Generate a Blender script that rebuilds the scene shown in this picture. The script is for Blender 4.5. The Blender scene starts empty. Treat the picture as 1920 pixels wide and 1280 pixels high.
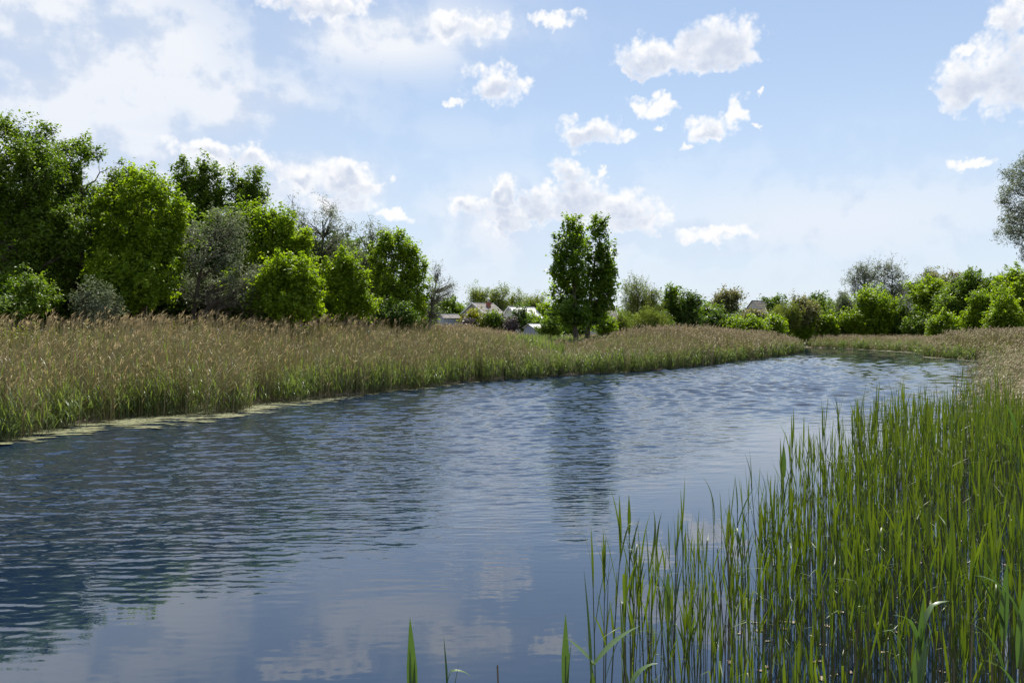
import bpy, math, random
import numpy as np
from mathutils import Vector

# ------------------------------------------------------------------ camera, sky, sun
F = 1493.0          # focal length in pixels of a 1920 px wide frame
HZ = 622.0          # row of the horizon in that frame
CAMZ = 2.6          # eye height above the water
SUN_AZ, SUN_EL = math.radians(10), math.radians(61)

sc = bpy.context.scene
cam_d = bpy.data.cameras.new("camera")
cam = bpy.data.objects.new("camera", cam_d)
sc.collection.objects.link(cam)
cam.location = (0, 0, CAMZ)
cam.rotation_euler = (math.pi / 2, 0, 0)
cam_d.sensor_width = 36.0
cam_d.lens = F / 1920 * 36.0
cam_d.shift_y = -(640 - HZ) / 1920
cam_d.clip_start = 0.05
cam_d.clip_end = 6000
sc.camera = cam

sc.view_settings.view_transform = 'Standard'
sc.view_settings.look = 'None'
sc.view_settings.exposure = 0.9
sc.view_settings.gamma = 1.0
sc.view_settings.use_curve_mapping = False
sc.cycles.max_bounces = 10
sc.cycles.diffuse_bounces = 6
sc.cycles.glossy_bounces = 3
sc.cycles.transmission_bounces = 6
sc.cycles.transparent_max_bounces = 8
sc.cycles.caustics_reflective = False
sc.cycles.caustics_refractive = False
sc.cycles.sample_clamp_indirect = 6.0

SKY_STRENGTH = 0.071
SKY_TINT = (1.0, 1.02, 1.0)
SUN_STRENGTH = 5.0


class NT:
    """small helper to write node trees"""
    def __init__(self, tree):
        self.t = tree
        tree.nodes.clear()

    def n(self, kind, **kw):
        nd = self.t.nodes.new(kind)
        for k, v in kw.items():
            setattr(nd, k, v)
        return nd

    def link(self, a, b):
        self.t.links.new(a, b)

    def put(self, sock, v):
        if isinstance(v, bpy.types.NodeSocket):
            self.t.links.new(v, sock)
        else:
            sock.default_value = v

    def math(self, op, a, b=None, c=None, clamp=False):
        nd = self.n('ShaderNodeMath', operation=op, use_clamp=clamp)
        self.put(nd.inputs[0], a)
        if b is not None:
            self.put(nd.inputs[1], b)
        if c is not None:
            self.put(nd.inputs[2], c)
        return nd.outputs[0]

    def vec(self, op, a, b=None, c=None):
        nd = self.n('ShaderNodeVectorMath', operation=op)
        self.put(nd.inputs[0], a)
        if b is not None:
            self.put(nd.inputs[1], b)
        if c is not None:
            self.put(nd.inputs[2], c)
        return nd.outputs['Value'] if op in ('DOT_PRODUCT', 'LENGTH') else nd.outputs[0]

    def ramp(self, x, a, b, lo=0.0, hi=1.0, smooth=True):
        nd = self.n('ShaderNodeMapRange', interpolation_type='SMOOTHSTEP' if smooth else 'LINEAR')
        self.put(nd.inputs[0], x)
        self.put(nd.inputs[1], a); self.put(nd.inputs[2], b)
        self.put(nd.inputs[3], lo); self.put(nd.inputs[4], hi)
        return nd.outputs[0]

    def mix(self, f, a, b):
        nd = self.n('ShaderNodeMix', data_type='RGBA')
        self.put(nd.inputs[0], f)
        self.put(nd.inputs[6], a if isinstance(a, bpy.types.NodeSocket) else (*a, 1))
        self.put(nd.inputs[7], b if isinstance(b, bpy.types.NodeSocket) else (*b, 1))
        return nd.outputs[2]

    def noise(self, v, scale, detail=4, rough=0.55, dist=0.0, dim='3D'):
        nd = self.n('ShaderNodeTexNoise', noise_dimensions=dim)
        self.put(nd.inputs['Vector'], v)
        nd.inputs['Scale'].default_value = scale
        nd.inputs['Detail'].default_value = detail
        nd.inputs['Roughness'].default_value = rough
        nd.inputs['Distortion'].default_value = dist
        return nd.outputs['Fac'], nd.outputs['Color']


def azel(px, py):
    x, z = (px - 960) / F, (HZ - py) / F
    return math.degrees(math.atan(x)), math.degrees(math.atan(z / math.hypot(x, 1)))


# cumulus puffs, then thin veils: centre and radii as seen from the bank (converted to azimuth / elevation)
CUMULUS = [
    (1345, 78, 80, 44), (1222, 108, 88, 30), (1192, 138, 32, 11), (1325, 112, 92, 22), (1395, 108, 34, 20),
    (930, 160, 52, 36), (858, 189, 20, 11), (972, 158, 26, 22),
    (1108, 248, 62, 28), (1090, 262, 62, 20), (1165, 252, 30, 12),
    (1205, 192, 28, 14), (1250, 204, 34, 13), (1328, 238, 46, 25), (1382, 208, 20, 26), (1280, 277, 18, 7), (1236, 240, 14, 7),
    (1422, 175, 9, 10), (1418, 228, 14, 6),
    (1840, 150, 80, 44), (1795, 178, 42, 26), (1808, 96, 30, 14), (1890, 26, 46, 36), (1950, 120, 110, 80),
    (1066, 325, 38, 26), (1080, 368, 72, 40), (948, 360, 28, 40), (885, 390, 56, 26), (1005, 380, 36, 34), (1165, 390, 70, 34),
    (1130, 330, 14, 14), (960, 425, 30, 13), (1000, 402, 120, 24), (1190, 420, 80, 20),
    (640, 320, 34, 28), (655, 346, 56, 30), (700, 350, 28, 12), (640, 380, 74, 15), (742, 408, 30, 11),
    (560, 330, 60, 24), (480, 305, 70, 22), (390, 280, 80, 22), (875, 48, 80, 24), (1032, 34, 46, 13), (590, 4, 110, 26),
    (1345, 438, 80, 14), (1838, 308, 40, 9),
]
# broad thin cloud: centre, radii, cover
VEILS = [
    (120, 90, 400, 190, 1.15), (430, 190, 230, 110, 0.95), (150, 300, 480, 100, 1.15), (540, 340, 230, 75, 1.0), (700, 60, 260, 70, 1.0),
    (1030, 425, 290, 95, 0.95), (1330, 450, 220, 60, 0.75), (1560, 420, 440, 90, 0.72), (760, 250, 340, 40, 0.22), (1500, 290, 500, 50, 0.22),
]

world = bpy.data.worlds.new("World")
sc.world = world
world.use_nodes = True
W = NT(world.node_tree)
out = W.n('ShaderNodeOutputWorld')
bg = W.n('ShaderNodeBackground')
W.link(bg.outputs[0], out.inputs[0])
bg.inputs['Strength'].default_value = SKY_STRENGTH
sky = W.n('ShaderNodeTexSky', sky_type='NISHITA', sun_disc=False)
sky.sun_elevation = SUN_EL
sky.sun_rotation = SUN_AZ
sky.altitude = 100
sky.air_density = 1.0
sky.dust_density = 0.6
sky.ozone_density = 2.5
tc = W.n('ShaderNodeTexCoord')
dirv = W.vec('NORMALIZE', tc.outputs['Generated'])
sx = W.n('ShaderNodeSeparateXYZ'); W.link(dirv, sx.inputs[0])
az = W.math('MULTIPLY', W.math('ARCTAN2', sx.outputs[0], sx.outputs[1]), 180 / math.pi)
el = W.math('MULTIPLY', W.math('ARCSINE', sx.outputs[2]), 180 / math.pi)
cb = W.n('ShaderNodeCombineXYZ'); W.link(az, cb.inputs[0]); W.link(el, cb.inputs[1])
P0 = cb.outputs[0]
_, warp = W.noise(P0, 0.62, 5, 0.54, 0.0, '2D')
PW = W.vec('ADD', P0, W.vec('MULTIPLY', W.vec('SUBTRACT', warp, (0.5, 0.5, 0.5)), (3.0, 2.4, 0.0)))


def blob_min(P, lst):
    acc = None
    for (cx, cy, rx, ry) in lst:
        a, e = azel(cx, cy)
        kx = 1 / (math.degrees(rx / F) * math.cos(math.radians(a)))
        ky = 1 / math.degrees(ry / F)
        q = W.vec('MULTIPLY_ADD', P, (kx, ky, 0), (-a * kx, -e * ky, 0))
        d = W.vec('DOT_PRODUCT', q, q)
        acc = d if acc is None else W.math('MINIMUM', acc, d)
    return acc


# how far a direction is outside the part of the sky in view; there the same kind of clouds go on from noise alone
outside = W.math('MAXIMUM', W.ramp(W.math('ABSOLUTE', az), 33, 42), W.ramp(el, 23, 30))
big, _ = W.noise(P0, 0.055, 2, 0.5, 0.0, '2D')
generic = W.math('MULTIPLY', W.math('ADD', big, -0.56), 9.0)


def cloud_shape(dy, lst):
    P = W.vec('ADD', PW, (0.0, dy, 0.0)) if dy else PW
    shape = W.math('SUBTRACT', 1.0, blob_min(P, lst))
    shape = W.math('MAXIMUM', shape, -2.5)
    m = W.n('ShaderNodeMix', data_type='FLOAT')
    W.link(outside, m.inputs[0]); W.link(shape, m.inputs[2]); W.link(generic, m.inputs[3])
    return m.outputs[0]


f1, _ = W.noise(P0, 0.50, 6, 0.55, 0.0, '2D')
vo = W.n('ShaderNodeTexVoronoi', feature='F1', voronoi_dimensions='2D')
W.link(P0, vo.inputs['Vector'])
vo.inputs['Scale'].default_value = 1.7
vo.inputs['Detail'].default_value = 1.0
vo.inputs['Roughness'].default_value = 0.6
puff = W.math('MULTIPLY_ADD', vo.outputs['Distance'], -0.6, 0.35)
nz = W.math('ADD', W.math('MULTIPLY_ADD', f1, 2.6, -1.15), puff)
s0 = cloud_shape(0.0, CUMULUS)
d0 = W.math('ADD', s0, nz)
f2, _ = W.noise(W.vec('ADD', P0, (0.0, 0.45, 0.0)), 0.6, 2, 0.5, 0.0, '2D')
d1 = W.math('ADD', cloud_shape(0.75, [c_ for c_ in CUMULUS if c_[2] * c_[3] > 900]), W.math('MULTIPLY_ADD', f2, 1.6, -0.6))
alpha = W.ramp(d0, -0.35, 1.05)
# light comes from above: what has thick cloud over it is greyer
shade = W.math('MULTIPLY', W.ramp(d1, -0.2, 1.3), W.math('MULTIPLY', W.ramp(s0, -0.2, 0.8), W.ramp(d0, 0.0, 1.6, 0.45, 1.0)))
wisp, _ = W.noise(W.vec('MULTIPLY', P0, (0.7, 1.3, 1.0)), 0.15, 5, 0.50, 0.0, '2D')
veil = None
for (cx, cy, rx, ry, k) in VEILS:
    a, e = azel(cx, cy)
    kx = 1 / (math.degrees(rx / F) * math.cos(math.radians(a)))
    ky = 1 / math.degrees(ry / F)
    q = W.vec('MULTIPLY_ADD', P0, (kx, ky, 0), (-a * kx, -e * ky, 0))
    g = W.math('MULTIPLY', W.math('EXPONENT', W.math('MULTIPLY', W.vec('DOT_PRODUCT', q, q), -1.0)), k)
    veil = g if veil is None else W.math('MAXIMUM', veil, g)
veil_out = W.ramp(big, 0.40, 0.75, 0.0, 0.8)
m = W.n('ShaderNodeMix', data_type='FLOAT')
W.link(outside, m.inputs[0]); W.link(veil, m.inputs[2]); W.link(veil_out, m.inputs[3])
veil = W.math('MULTIPLY', m.outputs[0], W.ramp(wisp, 0.25, 0.60, 0.5, 1.2), clamp=True)
haze_low = W.math('MULTIPLY', W.math('EXPONENT', W.math('MULTIPLY', W.math('MAXIMUM', el, 0.0), -0.068)), 0.95)

K = 1.0 / (SKY_STRENGTH * 2 ** 0.9)
white = (1.02 * K, 1.02 * K, 1.03 * K)
grey = (0.62 * K, 0.69 * K, 0.83 * K)
veil_hi = (0.93 * K, 0.95 * K, 0.99 * K)
veil_lo = (0.58 * K, 0.68 * K, 0.86 * K)
veilc = W.mix(W.ramp(W.math('ADD', wisp, W.math('MULTIPLY', f1, 0.75)), 0.72, 0.98), veil_lo, veil_hi)
c = W.mix(veil, W.vec('MULTIPLY', sky.outputs[0], SKY_TINT), veilc)
c = W.mix(haze_low, c, (0.74 * K, 0.82 * K, 0.95 * K))
cc = W.mix(shade, white, grey)
c = W.mix(W.math('MULTIPLY', alpha, 0.97), c, cc)
W.link(c, bg.inputs['Color'])
world.cycles.sampling_method = 'MANUAL'
world.cycles.sample_map_resolution = 512

sun_d = bpy.data.lights.new("sun", 'SUN')
sun_d.energy = SUN_STRENGTH
sun_d.angle = math.radians(0.53)
sun_d.color = (1.0, 0.95, 0.86)
sun = bpy.data.objects.new("sun", sun_d)
sc.collection.objects.link(sun)
sv = Vector((math.sin(SUN_AZ) * math.cos(SUN_EL), math.cos(SUN_AZ) * math.cos(SUN_EL), math.sin(SUN_EL)))
sun.rotation_euler = sv.to_track_quat('Z', 'Y').to_euler()
sun.location = (0, 0, 60)

# ------------------------------------------------------------------ helpers
C = sc.collection


def tag(o, label=None, cat=None, group=None, kind=None):
    if label: o['label'] = label
    if cat: o['category'] = cat
    if group: o['group'] = group
    if kind: o['kind'] = kind
    return o


def mesh_from(name, V, faces_tri=None, quads=None, mat_idx=None, attr=None, smooth=False):
    """numpy arrays -> mesh; faces_tri (n,3) and/or quads (m,4)"""
    me = bpy.data.meshes.new(name)
    V = np.asarray(V, dtype=np.float32).reshape(-1, 3)
    loops, sizes = [], []
    if faces_tri is not None and len(faces_tri):
        t = np.asarray(faces_tri, dtype=np.int32).reshape(-1, 3)
        loops.append(t.ravel()); sizes.append(np.full(len(t), 3, np.int32))
    if quads is not None and len(quads):
        q = np.asarray(quads, dtype=np.int32).reshape(-1, 4)
        loops.append(q.ravel()); sizes.append(np.full(len(q), 4, np.int32))
    loops = np.concatenate(loops); sizes = np.concatenate(sizes)
    starts = np.concatenate([[0], np.cumsum(sizes)[:-1]]).astype(np.int32)
    me.vertices.add(len(V)); me.vertices.foreach_set('co', V.ravel())
    me.loops.add(len(loops)); me.loops.foreach_set('vertex_index', loops)
    me.polygons.add(len(sizes)); me.polygons.foreach_set('loop_start', starts)
    if mat_idx is not None:
        me.polygons.foreach_set('material_index', np.asarray(mat_idx, dtype=np.int32))
    me.polygons.foreach_set('use_smooth', np.full(len(sizes), bool(smooth)))
    if attr is not None:
        a = me.attributes.new('v', 'FLOAT', 'POINT')
        a.data.foreach_set('value', np.asarray(attr, dtype=np.float32))
    me.update(calc_edges=True)
    me.validate()
    return me


def obj(name, me, mats=None, parent=None, loc=(0, 0, 0)):
    if mats is not None:
        for m_ in (mats if isinstance(mats, (list, tuple)) else [mats]):
            me.materials.append(m_)
    o = bpy.data.objects.new(name, me)
    C.objects.link(o)
    o.location = loc
    if parent is not None:
        o.parent = parent
    return o


def empty(name, loc, rz=0.0):
    o = bpy.data.objects.new(name, None)
    C.objects.link(o)
    o.location = loc
    o.rotation_euler = (0, 0, rz)
    o.empty_display_size = 0.2
    return o


class MB:
    """collects pieces of one mesh"""
    def __init__(self):
        self.V, self.T, self.Q, self.mt, self.mq, self.A = [], [], [], [], [], []
        self.n = 0

    def add(self, V, tris=None, quads=None, mi=0, a=0.5):
        V = np.asarray(V, dtype=np.float64).reshape(-1, 3)
        self.V.append(V)
        self.A.append(np.full(len(V), a) if np.isscalar(a) else np.asarray(a))
        if tris is not None and len(tris):
            t = np.asarray(tris, dtype=np.int64).reshape(-1, 3) + self.n
            self.T.append(t); self.mt.append(np.full(len(t), mi))
        if quads is not None and len(quads):
            q = np.asarray(quads, dtype=np.int64).reshape(-1, 4) + self.n
            self.Q.append(q); self.mq.append(np.full(len(q), mi))
        self.n += len(V)

    def box(self, x0, x1, y0, y1, z0, z1, mi=0):
        V = [(x, y, z) for z in (z0, z1) for y in (y0, y1) for x in (x0, x1)]
        self.add(V, quads=[(0, 2, 3, 1), (4, 5, 7, 6), (0, 1, 5, 4), (2, 6, 7, 3), (0, 4, 6, 2), (1, 3, 7, 5)], mi=mi)

    def tube(self, P, R, sides=5, mi=0, a=0.5, cap=False):
        P = np.asarray(P, dtype=np.float64); R = np.asarray(R, dtype=np.float64)
        n = len(P)
        T = np.gradient(P, axis=0)
        T /= np.maximum(np.linalg.norm(T, axis=1, keepdims=True), 1e-9)
        ref = np.array([1.0, 0, 0]) if abs(T[0, 0]) < 0.9 else np.array([0, 1.0, 0])
        N1 = np.cross(T, ref); N1 /= np.maximum(np.linalg.norm(N1, axis=1, keepdims=True), 1e-9)
        N2 = np.cross(T, N1)
        th = np.arange(sides) * 2 * math.pi / sides
        V = (P[:, None, :] + R[:, None, None] * (np.cos(th)[None, :, None] * N1[:, None, :] + np.sin(th)[None, :, None] * N2[:, None, :]))
        i = np.arange(n - 1)[:, None] * sides
        j = np.arange(sides)[None, :]
        k = (j + 1) % sides
        q = np.stack([i + j, i + k, i + sides + k, i + sides + j], axis=-1).reshape(-1, 4)
        tr = []
        if cap:
            tr = [(0 + (n - 1) * sides, s + (n - 1) * sides, s + 1 + (n - 1) * sides) for s in range(1, sides - 1)]
        self.add(V.reshape(-1, 3), tris=tr, quads=q, mi=mi, a=a)

    def mesh(self, name, smooth=False):
        V = np.concatenate(self.V); A = np.concatenate(self.A)
        T = np.concatenate(self.T) if self.T else None
        Q = np.concatenate(self.Q) if self.Q else None
        mi = np.concatenate(([np.concatenate(self.mt)] if self.T else []) + ([np.concatenate(self.mq)] if self.Q else []))
        return mesh_from(name, V, T, Q, mi, A, smooth)


def W_at(px, py):
    """point of the water plane seen at a pixel"""
    D = F * CAMZ / (py - HZ)
    return ((px - 960) / F * D, D)


# ------------------------------------------------------------------ materials
def principled(nt):
    o = nt.n('ShaderNodeOutputMaterial')
    p = nt.n('ShaderNodeBsdfPrincipled')
    nt.link(p.outputs[0], o.inputs[0])
    return o, p


def new_mat(name):
    m_ = bpy.data.materials.new(name)
    m_.use_nodes = True
    return m_, NT(m_.node_tree)


def leaf_mat(name, c1, c2, tr=(1.0, 1.0, 1.0), tmix=0.4, rough=0.45, spec=0.35, patch=0.35, wear=None):
    """leaf: two tones by leaf, light shining through"""
    m_, N = new_mat(name)
    o = N.n('ShaderNodeOutputMaterial')
    p = N.n('ShaderNodeBsdfPrincipled')
    t = N.n('ShaderNodeBsdfTranslucent')
    mx = N.n('ShaderNodeMixShader')
    at = N.n('ShaderNodeAttribute'); at.attribute_name = 'v'
    tcx = N.n('ShaderNodeTexCoord')
    nf, _ = N.noise(tcx.outputs['Object'], patch, 3, 0.5)
    f = N.math('ADD', N.math('MULTIPLY', at.outputs['Fac'], 0.65), N.math('MULTIPLY_ADD', nf, 1.2, -0.45), clamp=True)
    col = N.mix(f, c1, c2)
    if wear is not None:
        wn, _ = N.noise(tcx.outputs['Object'], 9.0, 2, 0.5)
        col = N.mix(N.ramp(wn, 0.60, 0.72), col, wear)
    N.link(col, p.inputs['Base Color'])
    p.inputs['Roughness'].default_value = rough
    p.inputs['Specular IOR Level'].default_value = spec
    N.link(N.vec('MULTIPLY', col, tr), t.inputs['Color'])
    mx.inputs[0].default_value = tmix
    N.link(p.outputs[0], mx.inputs[1]); N.link(t.outputs[0], mx.inputs[2])
    N.link(mx.outputs[0], o.inputs[0])
    return m_


def plain_mat(name, c1, c2, scale=3.0, rough=0.8, bump=0.0, stretch=(1, 1, 1), spec=0.3, detail=5):
    m_, N = new_mat(name)
    o, p = principled(N)
    tcx = N.n('ShaderNodeTexCoord')
    v = N.vec('MULTIPLY', tcx.outputs['Object'], stretch)
    f, _ = N.noise(v, scale, detail, 0.6)
    N.link(N.mix(N.ramp(f, 0.3, 0.7), c1, c2), p.inputs['Base Color'])
    p.inputs['Roughness'].default_value = rough
    p.inputs['Specular IOR Level'].default_value = spec
    if bump:
        b = N.n('ShaderNodeBump'); b.inputs['Distance'].default_value = bump
        N.link(f, b.inputs['Height']); N.link(b.outputs[0], p.inputs['Normal'])
    return m_


M = {}
M['maple'] = leaf_mat('leaf_bright_green', (0.115, 0.185, 0.010), (0.265, 0.345, 0.016), (1.3, 1.4, 0.5), 0.54)
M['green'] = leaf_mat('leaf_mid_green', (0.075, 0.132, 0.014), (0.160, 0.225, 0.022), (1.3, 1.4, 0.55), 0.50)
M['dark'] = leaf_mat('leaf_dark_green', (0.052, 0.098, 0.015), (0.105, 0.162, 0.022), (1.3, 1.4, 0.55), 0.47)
M['poplar'] = leaf_mat('leaf_poplar', (0.066, 0.126, 0.012), (0.150, 0.232, 0.018), (1.8, 1.75, 0.4), 0.54, rough=0.36, spec=0.5)
M['silver'] = leaf_mat('leaf_silver', (0.140, 0.165, 0.100), (0.250, 0.275, 0.190), (1.0, 1.05, 0.8), 0.36, rough=0.5)
M['willow'] = leaf_mat('leaf_willow', (0.130, 0.175, 0.035), (0.220, 0.255, 0.060), (1.2, 1.25, 0.6), 0.45)
M['rust'] = leaf_mat('leaf_tinged_red', (0.130, 0.165, 0.045), (0.225, 0.195, 0.100), (1.15, 1.15, 0.7), 0.48)
M['gold'] = leaf_mat('leaf_golden', (0.150, 0.200, 0.015), (0.340, 0.310, 0.020), (1.2, 1.2, 0.4), 0.40)
M['lilac'] = leaf_mat('leaf_dull_purple', (0.070, 0.055, 0.060), (0.120, 0.095, 0.100), (1.0, 1.0, 0.9), 0.30)
M['bark'] = plain_mat('bark_grey_brown', (0.055, 0.043, 0.033), (0.125, 0.105, 0.085), 6.0, 0.9, 0.02, (1, 1, 0.25))
M['bark_pale'] = plain_mat('bark_pale_grey', (0.130, 0.120, 0.105), (0.220, 0.205, 0.185), 6.0, 0.9, 0.02, (1, 1, 0.25))
M['twig'] = plain_mat('dead_twig', (0.110, 0.088, 0.080), (0.190, 0.160, 0.150), 4.0, 0.9)

M['reed_leaf'] = leaf_mat('reed_leaf_green', (0.044, 0.084, 0.012), (0.095, 0.130, 0.017), (1.6, 1.55, 0.4), 0.42, rough=0.42, spec=0.45, patch=1.5)
M['reed_leaf_wide'] = leaf_mat('reed_leaf_blue_green', (0.060, 0.115, 0.040), (0.085, 0.135, 0.048), (1.3, 1.5, 0.45), 0.30, rough=0.36, spec=0.6, patch=3.0)
M['reed_stem'] = plain_mat('reed_stem', (0.060, 0.085, 0.018), (0.120, 0.105, 0.045), 2.5, 0.55, 0, (1, 1, 0.5), 0.4)
M['reed_old'] = plain_mat('reed_old_stem', (0.110, 0.085, 0.055), (0.220, 0.175, 0.115), 3.0, 0.75)
M['dry_stalk'] = leaf_mat('dry_stalk', (0.315, 0.262, 0.138), (0.505, 0.440, 0.262), (1.1, 1.0, 0.8), 0.34, rough=0.55)
M['plume'] = leaf_mat('reed_plume', (0.225, 0.180, 0.110), (0.365, 0.308, 0.205), (1.1, 1.05, 0.9), 0.45, rough=0.8)
M['bank_leaf'] = leaf_mat('bank_reed_leaf', (0.092, 0.135, 0.038), (0.185, 0.220, 0.080), (1.3, 1.4, 0.6), 0.42, rough=0.40, spec=0.55)
M['herb'] = leaf_mat('bank_herb', (0.110, 0.150, 0.015), (0.200, 0.220, 0.020), (1.2, 1.2, 0.5), 0.42)
M['thatch'] = plain_mat('dead_thatch', (0.130, 0.100, 0.075), (0.290, 0.240, 0.185), 5.0, 0.85)

M['wall_white'] = plain_mat('wall_whitewash', (0.48, 0.48, 0.48), (0.60, 0.60, 0.60), 1.2, 0.85)
M['wall_block'] = plain_mat('wall_grey_block', (0.42, 0.40, 0.38), (0.56, 0.54, 0.52), 2.0, 0.9)
M['wall_blue'] = plain_mat('wall_pale_blue', (0.25, 0.28, 0.34), (0.34, 0.37, 0.43), 1.5, 0.85)
M['slate'] = plain_mat('roof_grey_slate', (0.120, 0.108, 0.104), (0.205, 0.188, 0.180), 2.5, 0.85, 0, (1, 1, 1))
M['slate_dark'] = plain_mat('roof_dark_slate', (0.085, 0.075, 0.072), (0.150, 0.135, 0.128), 2.5, 0.85)
M['roof_pale'] = plain_mat('roof_pale_metal', (0.58, 0.57, 0.54), (0.74, 0.73, 0.70), 1.5, 0.5)
M['trim'] = plain_mat('trim_white', (0.70, 0.70, 0.69), (0.80, 0.80, 0.79), 2.0, 0.7)
M['brick'] = plain_mat('chimney_brick', (0.260, 0.085, 0.055), (0.360, 0.140, 0.095), 6.0, 0.85)
M['metal'] = plain_mat('grey_metal', (0.30, 0.31, 0.32), (0.42, 0.43, 0.44), 4.0, 0.45)
M['frame'] = plain_mat('window_frame', (0.30, 0.29, 0.28), (0.45, 0.44, 0.42), 4.0, 0.6)
gm, G = new_mat('window_glass')
_, gp = principled(G)
gp.inputs['Base Color'].default_value = (0.02, 0.024, 0.03, 1)
gp.inputs['Roughness'].default_value = 0.06
M['glass'] = gm

# ground: soil, dead litter and patches of low green
gm, G = new_mat('ground_soil')
_, gp = principled(G)
gt = G.n('ShaderNodeTexCoord')
n1, _ = G.noise(gt.outputs['Object'], 0.25, 5, 0.6)
n2, _ = G.noise(gt.outputs['Object'], 6.0, 5, 0.65)
gc = G.mix(G.ramp(n2, 0.3, 0.7), (0.045, 0.036, 0.022), (0.130, 0.100, 0.060))
gc = G.mix(G.ramp(n1, 0.42, 0.60), gc, (0.060, 0.085, 0.022))
G.link(gc, gp.inputs['Base Color'])
gp.inputs['Roughness'].default_value = 0.95
gb = G.n('ShaderNodeBump'); gb.inputs['Distance'].default_value = 0.06
G.link(n2, gb.inputs['Height']); G.link(gb.outputs[0], gp.inputs['Normal'])
M['ground'] = gm

# water: dark body, sharp reflection, ripples where the wind reaches it
gm, G = new_mat('river_water')
_, gp = principled(G)
gp.inputs['Base Color'].default_value = (0.006, 0.014, 0.032, 1)
gp.inputs['Roughness'].default_value = 0.02
gp.inputs['IOR'].default_value = 1.8
gp.inputs['Specular Tint'].default_value = (0.86, 0.95, 1.0, 1)
gt = G.n('ShaderNodeTexCoord')
pos = gt.outputs['Object']
at = G.n('ShaderNodeAttribute'); at.attribute_name = 'v'          # how hard the wind ruffles this spot
wb, _ = G.noise(G.vec('MULTIPLY', pos, (0.50, 1.0, 1.0)), 14.0, 2.0, 0.5, 0.3)
wc, _ = G.noise(G.vec('MULTIPLY', pos, (0.6, 1.0, 1.0)), 4.5, 2.0, 0.5, 0.2)
hgt = G.math('ADD', G.math('MULTIPLY', wb, 0.0085), G.math('MULTIPLY', wc, 0.010))
hgt = G.math('MULTIPLY', hgt, at.outputs['Fac'])
gb = G.n('ShaderNodeBump'); gb.inputs['Distance'].default_value = 1.0; gb.inputs['Strength'].default_value = 1.0
G.link(hgt, gb.inputs['Height']); G.link(gb.outputs[0], gp.inputs['Normal'])
M['water'] = gm

# floating algae
gm, G = new_mat('algae_film')
go = G.n('ShaderNodeOutputMaterial')
gp = G.n('ShaderNodeBsdfPrincipled')
gtr = G.n('ShaderNodeBsdfTransparent')
gmx = G.n('ShaderNodeMixShader')
gt = G.n('ShaderNodeTexCoord')
at = G.n('ShaderNodeAttribute'); at.attribute_name = 'v'
n1, _ = G.noise(G.vec('MULTIPLY', gt.outputs['Object'], (0.6, 1.5, 1)), 1.6, 6, 0.6)
n2, _ = G.noise(gt.outputs['Object'], 7.0, 4, 0.6)
G.link(G.mix(G.ramp(n2, 0.3, 0.7), (0.055, 0.062, 0.018), (0.125, 0.130, 0.048)), gp.inputs['Base Color'])
gp.inputs['Roughness'].default_value = 0.7
cov = G.ramp(G.math('ADD', at.outputs['Fac'], G.math('MULTIPLY_ADD', n1, 2.6, -1.3)), 0.42, 0.58)
cov = G.math('MULTIPLY', cov, G.ramp(n2, 0.34, 0.50, 0.35, 1.0))
G.link(cov, gmx.inputs[0]); G.link(gtr.outputs[0], gmx.inputs[1]); G.link(gp.outputs[0], gmx.inputs[2])
G.link(gmx.outputs[0], go.inputs[0])
M['algae'] = gm

# ------------------------------------------------------------------ the river and its banks
LEFT_PX = [(0, 826), (33, 819), (77, 809), (143, 796), (233, 784), (317, 777), (400, 775), (440, 771), (463, 757), (567, 752), (633, 744), (700, 736), (780, 729),
           (860, 718), (1000, 709), (1100, 701), (1180, 698), (1260, 691), (1320, 685), (1380, 677), (1450, 669), (1505, 660.5)]
LEFT = [W_at(*p) for p in LEFT_PX]
WET = [(-60, -8), (-45, 2.0), (-20, 14.5)] + LEFT + [(34, 112), (22, 120), (-5, 126)] + [(-5, 140), (28, 139)] + \
      [W_at(1500, 650.8), W_at(1600, 654.2), W_at(1720, 661), W_at(1738, 668.5), W_at(1800, 674), W_at(1870, 679), (31, 44), (27, 30), (19, 17), (11, 8), (6.0, 2.7), (2, 2.2), (-3, 2.0), (-12, 0.8), (-30, -10)]
WET = np.array(WET)


def river_dist(X, Y):
    """signed distance to the shore: positive on land"""
    X = np.asarray(X, float); Y = np.asarray(Y, float)
    P = np.stack([X, Y], -1)
    best = np.full(X.shape, 1e9)
    inside = np.zeros(X.shape, bool)
    n = len(WET)
    for i in range(n):
        a, b = WET[i], WET[(i + 1) % n]
        ab = b - a
        t = np.clip(((P - a) @ ab) / (ab @ ab), 0, 1)
        d = np.linalg.norm(P - a - t[..., None] * ab, axis=-1)
        best = np.minimum(best, d)
        cond = (a[1] > Y) != (b[1] > Y)
        with np.errstate(divide='ignore', invalid='ignore'):
            xi = (b[0] - a[0]) * (Y - a[1]) / (b[1] - a[1]) + a[0]
        inside ^= cond & (X < xi)
    return np.where(inside, -best, best)


def ground_z(X, Y):
    X = np.asarray(X, float); Y = np.asarray(Y, float)
    d = river_dist(X, Y)
    land = 0.03 + 0.32 * np.clip(d / 4, 0, 1) + 0.6 * np.clip((d - 18) / 45, 0, 1)
    land += 0.9 * np.exp(-((X / 9) ** 2 + ((Y + 1.5) / 3.2) ** 2)) * np.clip(d / 1.5, 0, 1)
    land += 0.06 * np.sin(X * 0.9 + 1.3 * np.sin(Y * 0.4)) * np.clip(d / 3, 0, 1)
    wet = -0.02 - 0.55 * np.clip(-d / 5, 0, 1)
    return np.where(d > 0, land, wet)


def gz(x, y):
    return float(ground_z(np.array([x]), np.array([y]))[0])


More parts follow.
